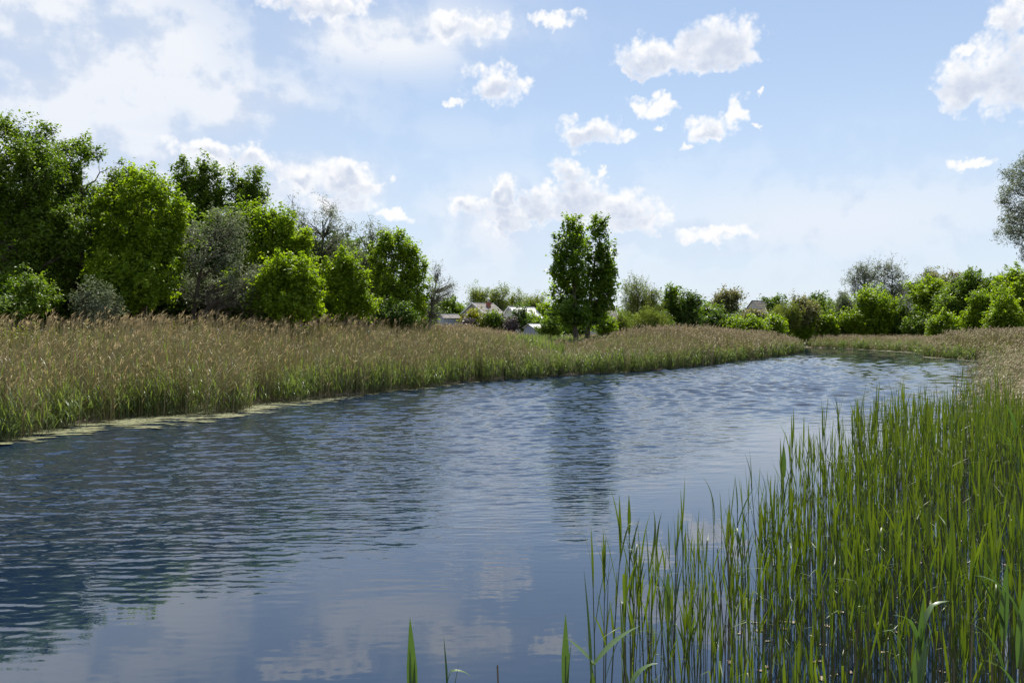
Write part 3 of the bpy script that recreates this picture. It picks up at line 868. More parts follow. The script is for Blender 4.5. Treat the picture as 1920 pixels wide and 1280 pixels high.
# --- behind and around the houses
far = [
 ('tree', 'rounded hazy green tree behind the grey roofed house', 'tree', 'willow', 898, 541, 24, 600, 160),
 ('tree', 'tallest willow green tree rising between the two houses', 'tree', 'willow', 934, 539, 24, 605, 165),
 ('tree', 'low spreading tree left of the grey roofed house', 'tree', 'green', 846, 560, 38, 618, 128),
 ('tree', 'pale green tree behind the left part of the white roofed house', 'tree', 'willow', 966, 552, 18, 605, 170),
 ('tree', 'yellowish green tree behind the right part of the white roofed house', 'tree', 'willow', 1000, 555, 26, 608, 160),
 ('tree', 'green tree beside the right gable of the white roofed house', 'tree', 'maple', 1024, 572, 17, 618, 135),
 ('shrub', 'golden yellow shrub in front of the grey roofed house', 'shrub', 'gold', 889, 585, 18, 625, 112),
 ('shrub', 'round green shrub right of the golden shrub', 'shrub', 'green', 926, 581, 18, 626, 112),
 ('shrub', 'dark green pointed shrub in front of the white roofed house', 'shrub', 'dark', 976, 574, 13, 625, 110),
 ('shrub', 'light green shrub right of the dark pointed shrub', 'shrub', 'maple', 998, 592, 15, 622, 118),
 ('shrub', 'dull purple shrub at the left corner of the grey roofed house', 'shrub', 'lilac', 873, 600, 9, 625, 108),
 ('shrub', 'dull purple shrub beneath the gable of the white roofed house', 'shrub', 'lilac', 958, 596, 9, 625, 106),
 ('shrub', 'grey green shrub between the shed and the poplars', 'shrub', 'green', 1030, 600, 20, 630, 95),
 ('willow', 'airy willow with open crown right of the poplars', 'tree', 'willow', 1192, 516, 34, 600, 105),
 ('willow', 'forked willow leaning right beside the airy willow', 'tree', 'willow', 1222, 530, 24, 595, 104),
 ('bush', 'dull green weeping bush under the airy willow', 'bush', 'willow', 1166, 588, 24, 632, 98),
 ('bush', 'olive green weeping bush under the forked willow', 'bush', 'willow', 1218, 580, 26, 630, 98),
 ('bush', 'dark bush between the willows and the many stemmed tree', 'bush', 'dark', 1240, 586, 14, 628, 100),
 ('tree', 'many stemmed green tree right of the willows', 'tree', 'green', 1264, 538, 27, 622, 106),
 ('tree', 'darker dense tree right of the many stemmed one', 'tree', 'dark', 1292, 552, 24, 625, 104),
 ('bush', 'green bush sloping down left of the thin pale roof', 'bush', 'green', 1325, 566, 26, 625, 112),
 ('tree', 'sparse reddish green tree left of the dark gabled house', 'tree', 'rust', 1367, 539, 30, 595, 125),
 ('bush', 'dark bush below the sparse reddish tree', 'bush', 'dark', 1345, 582, 28, 632, 108),
 ('bush', 'brownish bush in front of the low white ridged roof', 'bush', 'rust', 1405, 584, 30, 622, 120),
 ('bush', 'bright green bush near the reeds below the reddish tree', 'bush', 'maple', 1374, 598, 22, 634, 106),
 ('bush', 'bright green bush below the low white ridged roof', 'bush', 'maple', 1410, 596, 22, 636, 108),
 ('bush', 'brightest round bush right of the low white ridged roof', 'bush', 'maple', 1446, 591, 25, 636, 110),
 ('tree', 'small dark round tree right of the dark gabled house', 'tree', 'dark', 1456, 557, 17, 600, 170),
 ('tree', 'pale loose shrubby tree behind the brightest round bush', 'tree', 'willow', 1476, 570, 26, 620, 140),
 ('tree', 'thin topped tree with reddish twigs on the far bank', 'tree', 'rust', 1502, 558, 30, 636, 142),
 ('tree', 'dark topped tree on the far bank right of the reddish twigs', 'tree', 'dark', 1534, 546, 17, 610, 165),
 ('bush', 'broad olive bush at the far bend of the river', 'bush', 'green', 1530, 566, 34, 636, 146),
 ('bush', 'low bright bush at the waterline of the far bend', 'bush', 'maple', 1504, 593, 20, 640, 141),
 ('bush', 'mid green bush left of the silver bush at the bend', 'bush', 'maple', 1550, 585, 20, 640, 143),
 ('silvery_tree', 'left one of the two thin silver trees above the right bushes', 'tree', 'silver', 1620, 488, 31, 580, 155),
 ('silvery_tree', 'right one of the two thin silver trees above the right bushes', 'tree', 'silver', 1672, 489, 36, 590, 156),
 ('silvery_shrub', 'silver grey bush left of the large bright bush at the far shore', 'bush', 'silver', 1580, 542, 24, 636, 147),
 ('bush', 'largest bright green bush at the far shore of the river', 'bush', 'maple', 1636, 538, 52, 640, 143),
 ('bush', 'dark green bush right of the largest bright one', 'bush', 'green', 1692, 566, 26, 640, 141),
 ('tree', 'bright green tree right of the half hidden roof', 'tree', 'maple', 1748, 517, 38, 600, 140),
 ('tree', 'greyish thin tree behind the half hidden roof', 'tree', 'silver', 1738, 507, 24, 560, 175),
 ('bush', 'mid green bush below the half hidden roof', 'bush', 'green', 1722, 582, 28, 640, 136),
 ('bush', 'light green bush low on the right shore', 'bush', 'maple', 1770, 590, 26, 638, 122),
 ('tree', 'broad green tree in the right hand thicket', 'tree', 'green', 1815, 508, 52, 625, 128),
 ('bush', 'bright round bush in front of the right hand thicket', 'bush', 'maple', 1840, 545, 34, 632, 112),
 ('tree', 'green tree at the right edge under the overhanging crown', 'tree', 'maple', 1915, 502, 48, 625, 112),
 ('bush', 'bright bush at the right edge behind the brown reeds', 'bush', 'maple', 1882, 548, 32, 634, 106),
 ('bare_tree', 'bare twigs rising above the right hand thicket', 'tree', 'silver', 1880, 496, 26, 560, 150),
 ('tree', 'dull green tree behind the right hand thicket', 'tree', 'rust', 1775, 510, 50, 600, 160),
]
for i, (nm, lab, cat, kind, cx, top, hw, bot, D) in enumerate(far):
    shrub = cat in ('shrub', 'bush')
    kw = dict(dens=1.0)
    if nm == 'bare_tree': kw = dict(leaves=False, twiggy=2.0, bark='bark_pale', dens=0.6)
    if nm == 'silvery_tree': kw = dict(dens=0.8, leafn=0.5, twiggy=0.6)
    if nm == 'willow': kw = dict(dens=0.85, leafn=0.6, twiggy=0.6, droop=0.35)
    if kind == 'rust' and cat == 'tree': kw = dict(dens=0.85, leafn=0.65, twiggy=0.6)
    T_(nm, lab, cat, kind, cx, top, hw * 1.18, bot if not kw.get('leafn') else bot, D, 100 + i, FARV, shrub=shrub, size=0.00165 * D, **kw)

# hidden depth: a loose belt of trees closes the view between the houses
belt = [(1100, 578, 90, 230), (1210, 575, 90, 235), (1320, 573, 90, 230), (1440, 578, 90, 240), (1560, 563, 90, 225), (840, 575, 90, 225), (1680, 553, 90, 220), (1860, 533, 110, 215), (980, 580, 90, 235)]
for i, (cx, top, hw, D) in enumerate(belt):
    T_('tree', ['far tree seen through the gap right of the poplars', 'far tree showing behind the forked willow', 'far tree showing behind the sloping green bush',
                'far tree behind the dark gabled house', 'far tree behind the silver bush of the bend', 'far tree behind the leafless leaning one',
                'far tree behind the half hidden corrugated roof', 'far tree deepest in the right hand thicket', 'far tree behind the two houses left of the poplars'][i], 'tree', 'green', cx, top, hw, 640, D, 300 + i, FARV, size=0.42, dens=0.8, shrub=True)

# --- crown reaching in at the right edge
T_('tree', 'tree crown with small hanging leaves reaching in at the right edge', 'tree', 'silver', 1960, 280, 95, 520, 60, 60, size=0.115, dens=1.0, leafn=0.9, twiggy=0.5, bark='bark', base_x=2010, droop=0.4,
   lobes=[(1935, 330, 52, 36), (1910, 370, 38, 34), (1930, 420, 50, 40), (1950, 470, 46, 34), (1990, 380, 80, 80), (2030, 330, 70, 60), (1915, 325, 20, 18)])

# ------------------------------------------------------------------ houses
def gable_house(name, label, D, px, py_ridge, L, Wd, rise, yaw, wall_m, roof_m, z_floor=None, over=0.25, verge=True, group=None, sheets=8, cat='house'):
    """ridge along local +x, near gable at x=0; px, py_ridge: where the near end of the ridge is seen"""
    s = D / F
    X = (px - 960) * s
    zr = CAMZ + (HZ - py_ridge) * s
    z0 = gz(X, D) - 0.1 if z_floor is None else z_floor
    root = empty(name, (X, D, z0), yaw)
    tag(root, label, cat, group)
    h = zr - z0; he = h - rise; w = Wd / 2
    mb = MB()
    # closed wall prism with gables
    V = [(0, -w, 0), (0, w, 0), (0, w, he), (0, 0, h - 0.03), (0, -w, he), (L, -w, 0), (L, w, 0), (L, w, he), (L, 0, h - 0.03), (L, -w, he)]
    mb.add(V, tris=[(2, 4, 3), (7, 8, 9)], quads=[(0, 4, 2, 1), (5, 6, 7, 9), (0, 5, 9, 4), (1, 2, 7, 6)])
    obj('wall', mb.mesh('wall'), wall_m, root)
    # roof: each slope a row of overlapping sheets
    sl = math.hypot(w, rise)
    for side in (-1, 1):
        rf = MB()
        dn = np.array([0, side * w, -rise]) / sl
        up = np.array([0, side * rise, w]) / sl
        edge = sl + over
        n = sheets
        x0, x1 = -over, L + over
        for k in range(n):
            xa = x0 + (x1 - x0) * k / n + 0.006; xb = x0 + (x1 - x0) * (k + 1) / n - 0.006
            for r in range(3):
                a0, a1 = edge * r / 3, edge * (r + 1) / 3 + (0.06 if r < 2 else 0)
                lift0, lift1 = 0.05, 0.075
                top = np.array([0, 0, h])
                p = [top + dn * a0 + up * lift0, top + dn * a1 + up * lift1]
                q = [v + up * 0.03 for v in p]
                VV = [(xa, *p[0][1:]), (xb, *p[0][1:]), (xb, *p[1][1:]), (xa, *p[1][1:]), (xa, *q[0][1:]), (xb, *q[0][1:]), (xb, *q[1][1:]), (xa, *q[1][1:])]
                rf.add(VV, quads=[(0, 1, 2, 3), (4, 7, 6, 5), (0, 4, 5, 1), (1, 5, 6, 2), (2, 6, 7, 3), (3, 7, 4, 0)])
        ro = obj('roof', rf.mesh('roof'), roof_m, root)
        if verge:
            vg = MB()
            for xe in (-over - 0.04, L + over):
                top = np.array([0, 0, h + 0.02])
                p0 = top; p1 = top + dn * edge
                VV = []
                for xx in (xe, xe + 0.05):
                    for p in (p0, p1):
                        VV += [(xx, p[1], p[2] - 0.10), (xx, p[1], p[2] + 0.16)]
                vg.add(VV, quads=[(0, 1, 3, 2), (4, 6, 7, 5), (1, 5, 7, 3), (0, 2, 6, 4), (2, 3, 7, 6), (0, 4, 5, 1)])
            obj('verge_board', vg.mesh('verge'), M['trim'], ro)
    rd = MB(); rd.box(-over, L + over, -0.13, 0.13, h + 0.06, h + 0.14)
    obj('ridge_cap', rd.mesh('ridge'), M['trim'], root)
    return root, h, he


def window(root, u, z, wd, ht, mullions=1):
    """on the near gable (x = 0): frame proud of the wall, dark pane inside"""
    fr = MB(); t = 0.06
    fr.box(-0.05, 0.01, u - wd / 2 - t, u + wd / 2 + t, z - t, z)
    fr.box(-0.05, 0.01, u - wd / 2 - t, u + wd / 2 + t, z + ht, z + ht + t)
    fr.box(-0.048, 0.01, u - wd / 2 - t, u - wd / 2, z, z + ht)
    fr.box(-0.048, 0.01, u + wd / 2, u + wd / 2 + t, z, z + ht)
    for k in range(mullions):
        c = u - wd / 2 + wd * (k + 1) / (mullions + 1)
        fr.box(-0.042, 0.01, c - 0.025, c + 0.025, z, z + ht)
    wn = obj('window', fr.mesh('window'), M['frame'], root)
    pn = MB(); pn.box(-0.012, 0.008, u - wd / 2, u + wd / 2, z, z + ht)
    obj('pane', pn.mesh('pane'), M['glass'], wn)


def attic_vent(root, u, z, wd, ht):
    mb = MB()
    V = [(-0.03, u - wd / 2, z), (-0.03, u + wd / 2, z), (-0.03, u, z + ht), (0.01, u - wd / 2, z), (0.01, u + wd / 2, z), (0.01, u, z + ht)]
    mb.add(V, tris=[(0, 2, 1), (3, 4, 5)], quads=[(0, 1, 4, 3), (1, 2, 5, 4), (2, 0, 3, 5)])
    obj('attic_window', mb.mesh('attic'), M['glass'], root)


YAW1 = math.radians(52)
h1, h, he = gable_house('house', 'small house with grey slate roof, brick chimney and pale block gable', 125, 887, 568.5, 4.6, 4.4, 1.55, YAW1, M['wall_block'], M['slate'], group=None)
window(h1, 0.0, he + 0.42, 0.42, 0.62, 0)
attic_vent(h1, 0.95, he + 0.12, 0.42, 0.28); attic_vent(h1, -0.95, he + 0.12, 0.42, 0.28)
window(h1, 1.15, he - 1.30, 0.85, 0.95, 1); window(h1, -1.0, he - 1.30, 0.85, 0.95, 1)
ch = MB(); ch.box(2.6, 3.15, -1.05, -0.5, h - 0.9, h + 0.25)
cho = obj('chimney', ch.mesh('chimney'), M['brick'], h1)
cp = MB(); cp.tube([(2.87, -0.78, h + 0.25), (2.87, -0.78, h + 0.75)], [0.16, 0.16], 8)
cp.tube([(2.87, -0.78, h + 0.75), (2.87, -0.78, h + 1.0)], [0.30, 0.02], 8)
obj('chimney_cowl', cp.mesh('cowl'), M['metal'], cho)

h2, h, he = gable_house('house', 'white gabled house with pale metal roof right of the slate roofed one', 130, 955.5, 575.5, 5.6, 3.9, 1.75, math.radians(46), M['wall_white'], M['roof_pale'])
window(h2, 0.15, he - 0.75, 0.5, 0.95, 0)
sh, h, he = gable_house('shed', 'low pale blue shed with light roof near the poplars', 104, 992, 608.5, 3.2, 2.0, 0.45, math.radians(40), M['wall_blue'], M['roof_pale'], over=0.2, verge=False, sheets=5, cat='shed')
sh2, h, he = gable_house('shed', 'small blue grey shed half hidden behind the leafless tree', 112, 826, 590, 2.6, 2.2, 0.5, math.radians(30), M['wall_blue'], M['slate'], over=0.15, verge=False, sheets=5, cat='shed')
h3, h, he = gable_house('house', 'grey roofed house half hidden behind the right side of the poplars', 122, 1110, 572, 3.2, 5.4, 2.2, math.radians(8), M['wall_block'], M['slate'])
h4, h, he = gable_house('house', 'distant house with dark gable roof and thin antenna', 172, 1411, 564, 3.9, 3.1, 1.75, math.radians(38), M['wall_block'], M['slate_dark'], verge=False)
an = MB(); an.tube([(1.6, 0, h), (1.6, 0, h + 0.75)], [0.05, 0.05], 5)
obj('antenna', an.mesh('antenna'), M['metal'], h4)
h5, h, he = gable_house('outbuilding', 'low outbuilding with white ridge in front of the dark gabled house', 152, 1397, 578.5, 3.7, 2.6, 1.1, math.radians(4), M['wall_block'], M['slate_dark'], cat='outbuilding')
h6, h, he = gable_house('outbuilding', 'thin pale roof showing above the bushes left of the dark gabled house', 158, 1323, 575, 1.9, 2.6, 0.8, math.radians(6), M['wall_block'], M['roof_pale'], verge=False, cat='outbuilding')
h7, h, he = gable_house('house', 'half hidden house with corrugated grey roof among the right hand trees', 166, 1700, 531, 2.6, 4.6, 3.1, math.radians(10), M['wall_block'], M['slate'])
pm = MB(); s = 118 / F
pm.tube([(0, 0, 0), (0, 0, CAMZ + (HZ - 572) * s - gz((943 - 960) * s, 118))], [0.07, 0.05], 6)
pm.box(-0.35, 0.35, -0.04, 0.04, CAMZ + (HZ - 574.5) * s - gz((943 - 960) * s, 118), CAMZ + (HZ - 573.5) * s - gz((943 - 960) * s, 118))
po = obj('utility_pole', pm.mesh('pole'), M['bark'], loc=((943 - 960) * s, 118, gz((943 - 960) * s, 118)))
tag(po, 'thin wooden utility pole between the two houses', 'pole')

# ------------------------------------------------------------------ reed beds
def blade(mb, base, d, L, w, bend, mi, a, segs=4, side=None, taper=True):
    """a leaf strip: starts along d, sags by bend"""
    d = np.asarray(d, float); d /= np.linalg.norm(d)
    up = np.array([0, 0, 1.0])
    hor = d - up * d[2]
    hn = np.linalg.norm(hor)
    hor = hor / hn if hn > 1e-4 else np.array([1.0, 0, 0])
    if side is None:
        side = np.cross(up, hor)
    P = [np.asarray(base, float)]
    ang = math.atan2(d[2], max(hn, 1e-4))
    st = L / segs
    for k in range(segs):
        P.append(P[-1] + st * (hor * math.cos(ang) + up * math.sin(ang)))
        ang -= bend / segs
    P = np.array(P)
    t = np.linspace(0, 1, segs + 1)
    ww = w * 0.5 * np.minimum(1.0, np.minimum(0.45 + 2.2 * t, (1 - t) * 1.9 + 0.02)) if taper else np.full(segs + 1, w / 2)
    V = np.empty((2 * (segs + 1), 3))
    V[0::2] = P - side * ww[:, None]; V[1::2] = P + side * ww[:, None]
    q = [(2 * k, 2 * k + 1, 2 * k + 3, 2 * k + 2) for k in range(segs)]
    mb.add(V, quads=q, mi=mi, a=a)


def dry_clump(seed, H, n, green, wide=1.0, plumes=1.0):
    rng = np.random.default_rng(seed)
    mb = MB()
    for _ in range(n):
        x, y = rng.normal(0, 0.20, 2)
        h = H * rng.uniform(0.62, 1.06)
        lx, ly = rng.normal(0.05, 0.05) * h, rng.normal(0, 0.04) * h
        P = np.array([(x, y, -0.1), (x + 0.35 * lx, y + 0.35 * ly, 0.5 * h), (x + lx, y + ly, h)])
        t = float(np.clip(rng.normal(0.5, 0.28), 0, 1))
        mb.tube(P, np.array([0.0085, 0.0075, 0.005]) * wide, 3, mi=0, a=t)
        for _k in range(rng.integers(1, 4)):   # dry leaf remnants
            zz = rng.uniform(0.35, 0.9)
            b = P[0] * (1 - zz) + P[2] * zz
            th = rng.normal(0, 1.1)
            blade(mb, b, (math.cos(th) * 0.6, math.sin(th) * 0.6, 0.9), rng.uniform(0.2, 0.45), 0.016 * wide, rng.uniform(0.3, 2.2), 0, t, 3)
        if rng.random() < 0.42 * plumes:   # feathery head blown to the right
            dx = rng.uniform(0.35, 1.0)
            for _k in range(4):
                blade(mb, P[2] - np.array([0, 0, rng.uniform(0.0, 0.14)]), (dx + rng.normal(0, 0.2), rng.normal(0, 0.28), 1.0), rng.uniform(0.16, 0.30), 0.024 * wide, rng.uniform(0.4, 1.3), 1, t, 3)
        for _k in range(green):
            zz = rng.uniform(0.05, 0.78)
            b = P[0] * (1 - zz) + P[2] * zz + np.array([rng.normal(0, 0.08), rng.normal(0, 0.08), 0])
            th = rng.uniform(0, 6.28)
            blade(mb, b, (math.cos(th) * 0.35, math.sin(th) * 0.35, 1.0), rng.uniform(0.3, 0.65), 0.020 * wide, rng.uniform(0.1, 0.8), 2, rng.random(), 3)
    return mb


def green_clump(seed, H, n, wide=1.0):
    rng = np.random.default_rng(seed)
    mb = MB()
    for _ in range(n):
        x, y = rng.normal(0, 0.20, 2)
        h = H * rng.uniform(0.5, 1.1)
        th = rng.uniform(0, 6.28)
        lx = rng.normal(0.03, 0.06) * h; ly = rng.normal(0, 0.05) * h
        P = np.array([(x, y, -0.1), (x + 0.4 * lx, y + 0.4 * ly, 0.5 * h), (x + lx, y + ly, 0.9 * h)])
        mb.tube(P, np.array([0.006, 0.005, 0.003]) * wide, 3, mi=2, a=rng.random())
        for _k in range(4):
            zz = rng.uniform(0.25, 1.0)
            b = P[0] * (1 - zz) + P[2] * zz
            th += 2.4 + rng.normal(0, 0.4)
            blade(mb, b, (math.cos(th) * 0.4, math.sin(th) * 0.4, 1.0), rng.uniform(0.25, 0.5), 0.024 * wide, rng.uniform(0.0, 1.3), 2, rng.random(), 3)
    return mb


def herb_clump(seed, H):
    rng = np.random.default_rng(seed)
    mb = MB()
    for _ in range(10):
        x, y = rng.normal(0, 0.22, 2)
        h = H * rng.uniform(0.7, 1.05)
        P = np.array([(x, y, -0.1), (x + rng.normal(0, 0.08), y, 0.5 * h), (x + rng.normal(0, 0.15), y, h)])
        mb.tube(P, [0.006, 0.005, 0.003], 3, mi=3, a=0.3)
        for _k in range(9):
            zz = rng.uniform(0.45, 1.0); th = rng.uniform(0, 6.28)
            b = P[0] * (1 - zz) + P[2] * zz
            blade(mb, b, (math.cos(th), math.sin(th), 0.5), rng.uniform(0.08, 0.16), 0.06, 0.8, 3, rng.random(), 2)
    return mb


def thatch_clump(seed):
    rng = np.random.default_rng(seed)
    mb = MB()
    for _ in range(26):
        th = rng.uniform(-0.9, 0.9) + (math.pi if rng.random() < 0.5 else 0)
        b = np.array([rng.normal(0, 0.25), rng.normal(0, 0.16), rng.uniform(0.0, 0.10)])
        e = b + np.array([math.cos(th) * rng.uniform(0.2, 0.7), math.sin(th) * 0.3, rng.uniform(-0.05, 0.40)])
        mb.tube([b, (b + e) / 2 + rng.normal(0, 0.03, 3), e], [0.008, 0.007, 0.004], 3, mi=0, a=rng.random())
    return mb


REED_MATS = [M['dry_stalk'], M['plume'], M['bank_leaf'], M['herb']]


def proto_collection(name, builders, mats):
    col = bpy.data.collections.new(name)
    for i, mb in enumerate(builders):
        me = mb.mesh('%s_%02d' % (name, i))
        for m_ in mats: me.materials.append(m_)
        o = bpy.data.objects.new('%s_%02d' % (name, i), me)
        col.objects.link(o)
    return col


def gn_scatter(name, col, P, rz, sc_, pick, tilt=None):
    """one 'stuff' object: many copies of the collection's clumps at given points"""
    n = len(P)
    me = bpy.data.meshes.new(name)
    me.vertices.add(n); me.vertices.foreach_set('co', np.asarray(P, np.float32).ravel())
    R = np.zeros((n, 3), np.float32); R[:, 2] = rz
    if tilt is not None: R[:, :2] = tilt
    at = me.attributes.new('rot', 'FLOAT_VECTOR', 'POINT'); at.data.foreach_set('vector', R.ravel())
    S = np.asarray(sc_, np.float32)
    at = me.attributes.new('scl', 'FLOAT_VECTOR', 'POINT'); at.data.foreach_set('vector', S.ravel())
    at = me.attributes.new('pick', 'INT', 'POINT'); at.data.foreach_set('value', np.asarray(pick, np.int32))
    o = bpy.data.objects.new(name, me); C.objects.link(o)
    ng = bpy.data.node_groups.new(name + '_scatter', 'GeometryNodeTree')
    ng.interface.new_socket('Geometry', in_out='INPUT', socket_type='NodeSocketGeometry')
    ng.interface.new_socket('Geometry', in_out='OUTPUT', socket_type='NodeSocketGeometry')
    gi = ng.nodes.new('NodeGroupInput'); go_ = ng.nodes.new('NodeGroupOutput')
    ip = ng.nodes.new('GeometryNodeInstanceOnPoints')
    ci = ng.nodes.new('GeometryNodeCollectionInfo')
    ci.inputs['Collection'].default_value = col
    ci.inputs['Separate Children'].default_value = True
    ci.inputs['Reset Children'].default_value = True
    def attr(nm, ty):
        a = ng.nodes.new('GeometryNodeInputNamedAttribute'); a.data_type = ty; a.inputs['Name'].default_value = nm
        return a.outputs['Attribute']
    ng.links.new(gi.outputs[0], ip.inputs['Points'])
    ng.links.new(ci.outputs[0], ip.inputs['Instance'])
    ip.inputs['Pick Instance'].default_value = True
    ng.links.new(attr('pick', 'INT'), ip.inputs['Instance Index'])
    er = ng.nodes.new('FunctionNodeEulerToRotation')
    ng.links.new(attr('rot', 'FLOAT_VECTOR'), er.inputs[0])
    ng.links.new(er.outputs[0], ip.inputs['Rotation'])
    ng.links.new(attr('scl', 'FLOAT_VECTOR'), ip.inputs['Scale'])
    ng.links.new(ip.outputs[0], go_.inputs[0])
    md = o.modifiers.new('scatter', 'NODES'); md.node_group = ng
    return o


rng = np.random.default_rng(77)
DRY = proto_collection('dry_reed_clump', [dry_clump(i, 2.6, 8, 3) for i in range(6)], REED_MATS)
DRYB = proto_collection('bare_dry_reed_clump', [dry_clump(10 + i, 2.5, 9, 3, 1.0, 0.14) for i in range(6)], REED_MATS)
DRYF = proto_collection('dry_reed_far_clump', [dry_clump(20 + i, 2.6, 9, 2, 2.2) for i in range(4)], REED_MATS)
GRN = proto_collection('green_reed_clump', [green_clump(40 + i, 1.25, 10) for i in range(5)], REED_MATS)
GRNF = proto_collection('green_reed_far_clump', [green_clump(50 + i, 1.25, 10, 2.0) for i in range(4)], REED_MATS)
HERB = proto_collection('herb_clump', [herb_clump(60 + i, 2.2) for i in range(4)], REED_MATS)
THATCH = proto_collection('thatch_clump', [thatch_clump(70 + i) for i in range(4)], [M['thatch']])


def scatter_land(n, xr, yr, dmin, dmax, seed):
    r = np.random.default_rng(seed)
    x = r.uniform(*xr, n); y = r.uniform(*yr, n)
    d = river_dist(x, y)
    px = 960 + x / np.maximum(y, 0.1) * F
    k = (d > dmin) & (d < dmax) & (px > -220) & (px < 2140) & (y > 8)
    return x[k], y[k], d[k]


def height_field(x, y, d):
    """how tall the old reeds stand: lower on the open stretch round the poplars"""
    h = 1.0 + 0.16 * (vnoise(x, y, 3.5, 5) - 0.5)
    px = 960 + x / y * F
    low = np.exp(-((px - 1045) / 125) ** 2) * np.clip((y - 40) / 10, 0, 1)
    h -= 0.46 * low
    h -= 0.12 * np.exp(-((px - 1440) / 80) ** 2)
    h *= np.clip(0.74 + 0.26 * d / 3.0, 0.74, 1.0)
    return h


def lay(name, label, col, npick, x, y, d, hs, seed, kind_rot=0.5, z=None):
    r = np.random.default_rng(seed)
    n = len(x)
    zz = ground_z(x, y) if z is None else np.full(n, z)
    S = np.column_stack([np.ones(n), np.ones(n), hs * r.uniform(0.9, 1.08, n)])
    o = gn_scatter(name, col, np.column_stack([x, y, zz]), r.uniform(-kind_rot, kind_rot, n), S, r.integers(0, npick, n))
    tag(o, label, 'reeds', kind='stuff')
    return o


# left bank
x, y, d = scatter_land(42000, (-40, 16), (9, 60), -0.1, 16, 11)
k = (x < 14) & (np.random.default_rng(1).random(len(x)) < np.where(d < 6, 0.42, 0.24))
x, y, d = x[k], y[k], d[k]
front = d < 4.5 + 2.5 * (vnoise(x, y, 3.0, 15) - 0.5)
lay('reed_bed', 'tall tan reeds with feathery heads in front of the left wood', DRY, 6, x[~front], y[~front], d[~front], height_field(x, y, d)[~front], 12)
lay('reed_bed', 'straw coloured bare reed stems nearest the water on the left bank', DRYB, 6, x[front], y[front], d[front], height_field(x, y, d)[front], 29)
x, y, d = scatter_land(26000, (-40, 16), (9, 60), -0.25, 3.2, 13)
k = np.random.default_rng(2).random(len(x)) < np.exp(-np.maximum(d, 0) / 1.8)
x, y, d = x[k], y[k], d[k]
lay('reed_bed', 'fresh green reed shoots along the waterline of the left bank', GRN, 5, x, y, d, 0.7 + 0.55 * vnoise(x, y, 2.2, 9), 14, 3.1)
x, y, d = scatter_land(9000, (-40, 10), (20, 62), 5, 13, 15)
k = vnoise(x, y, 4.0, 21) > 0.47
x, y, d = x[k], y[k], d[k]
lay('herbs', 'patches of yellow green weeds among the tan reeds of the left bank', HERB, 4, x, y, d, 1.10 * height_field(x, y, d), 16, 3.1)
x, y, d = scatter_land(9000, (-30, 12), (12, 56), -0.15, 0.45, 17)
k = vnoise(x, y, 2.6, 33) > 0.42
x, y, d = x[k], y[k], d[k]
lay('dead_reeds', 'broken grey brown reed stems lying along the left waterline', THATCH, 4, x, y, d, 0.6 + 0.6 * np.random.default_rng(5).random(len(x)), 18, 0.6, 0.02)
# far part of the left bank and the point
x, y, d = scatter_land(26000, (-14, 60), (44, 122), -0.1, 34, 19)
left_side = river_dist(x, y) > 0
k = (x < 0.37 * y + 0.5) & (~((x < 14) & (y < 60) & (d < 16))) & (np.random.default_rng(3).random(len(x)) < np.where(d < 8, 0.62, 0.40))
x, y, d = x[k], y[k], d[k]
lay('reed_bed', 'brown reeds on the point where the left bank narrows the river', DRYF, 4, x, y, d, height_field(x, y, d), 20)
x, y, d = scatter_land(16000, (-2, 60), (44, 122), -0.3, 5, 21)
k = (x < 0.37 * y + 0.5) & (np.random.default_rng(4).random(len(x)) < np.exp(-np.maximum(d, 0) / 2.5))
x, y, d = x[k], y[k], d[k]
lay('reed_bed', 'low green reeds edging the point of the left bank', GRNF, 4, x, y, d, 0.75 + 0.5 * vnoise(x, y, 3, 10), 22, 3.1)
x, y, d = scatter_land(9000, (-6, 14), (46, 78), 2, 26, 23)
k = vnoise(x, y, 5.0, 44) > 0.40
x, y, d = x[k], y[k], d[k]
lay('grass', 'green grass and weeds round the foot of the poplars', GRNF, 4, x, y, d, 1.15 + 0.3 * vnoise(x, y, 3, 10), 24, 3.1)
# far and right banks
x, y, d = scatter_land(40000, (18, 100), (22, 160), -0.1, 12, 25)
k = (x > 0.37 * y + 0.5) & (y < 150) & (np.random.default_rng(6).random(len(x)) < 0.55)
x, y, d = x[k], y[k], d[k]
px = 960 + x / y * F
lay('reed_bed', 'brown reeds with pale heads along the right hand shore', DRYF, 4, x, y, d, np.where(y > 100, 0.62, 0.92) * (0.9 + 0.2 * vnoise(x, y, 4, 6)) * np.clip(0.55 + 0.45 * d / 3, 0.55, 1), 26)
x, y, d = scatter_land(26000, (18, 100), (22, 160), -0.4, 3.5, 27)
k = (x > 0.37 * y + 0.5) & (np.random.default_rng(7).random(len(x)) < 0.8)
x, y, d = x[k], y[k], d[k]
lay('reed_bed', 'low green reeds at the waterline of the right hand shore', GRNF, 4, x, y, d, 0.7 + 0.4 * vnoise(x, y, 3, 12), 28, 3.1)

rr_ = np.random.default_rng(91)
x = rr_.uniform(8, 46, 9000); y = rr_.uniform(15, 70, 9000)
px = 960 + x / y * F
lim = np.interp(y, [15, 20, 30, 45, 58, 70], [1800, 1800, 1815, 1835, 1850, 1880])
k = (px > lim - 30) & (px < 2150) & (river_dist(x, y) < 0.3) & (rr_.random(9000) < np.clip((px - lim + 30) / 170, 0.03, 1) * 0.6)
x, y = x[k], y[k]
d = np.full(len(x), 3.0)
lay('reed_bed', 'thin brown reeds standing in the water at the right edge behind the green stand', DRY, 6, x, y, d, (0.40 + 0.14 * vnoise(x, y, 3, 61)) * np.clip(0.7 + (y - 15) / 60, 0.7, 1.15), 92, 0.5, 0.0)

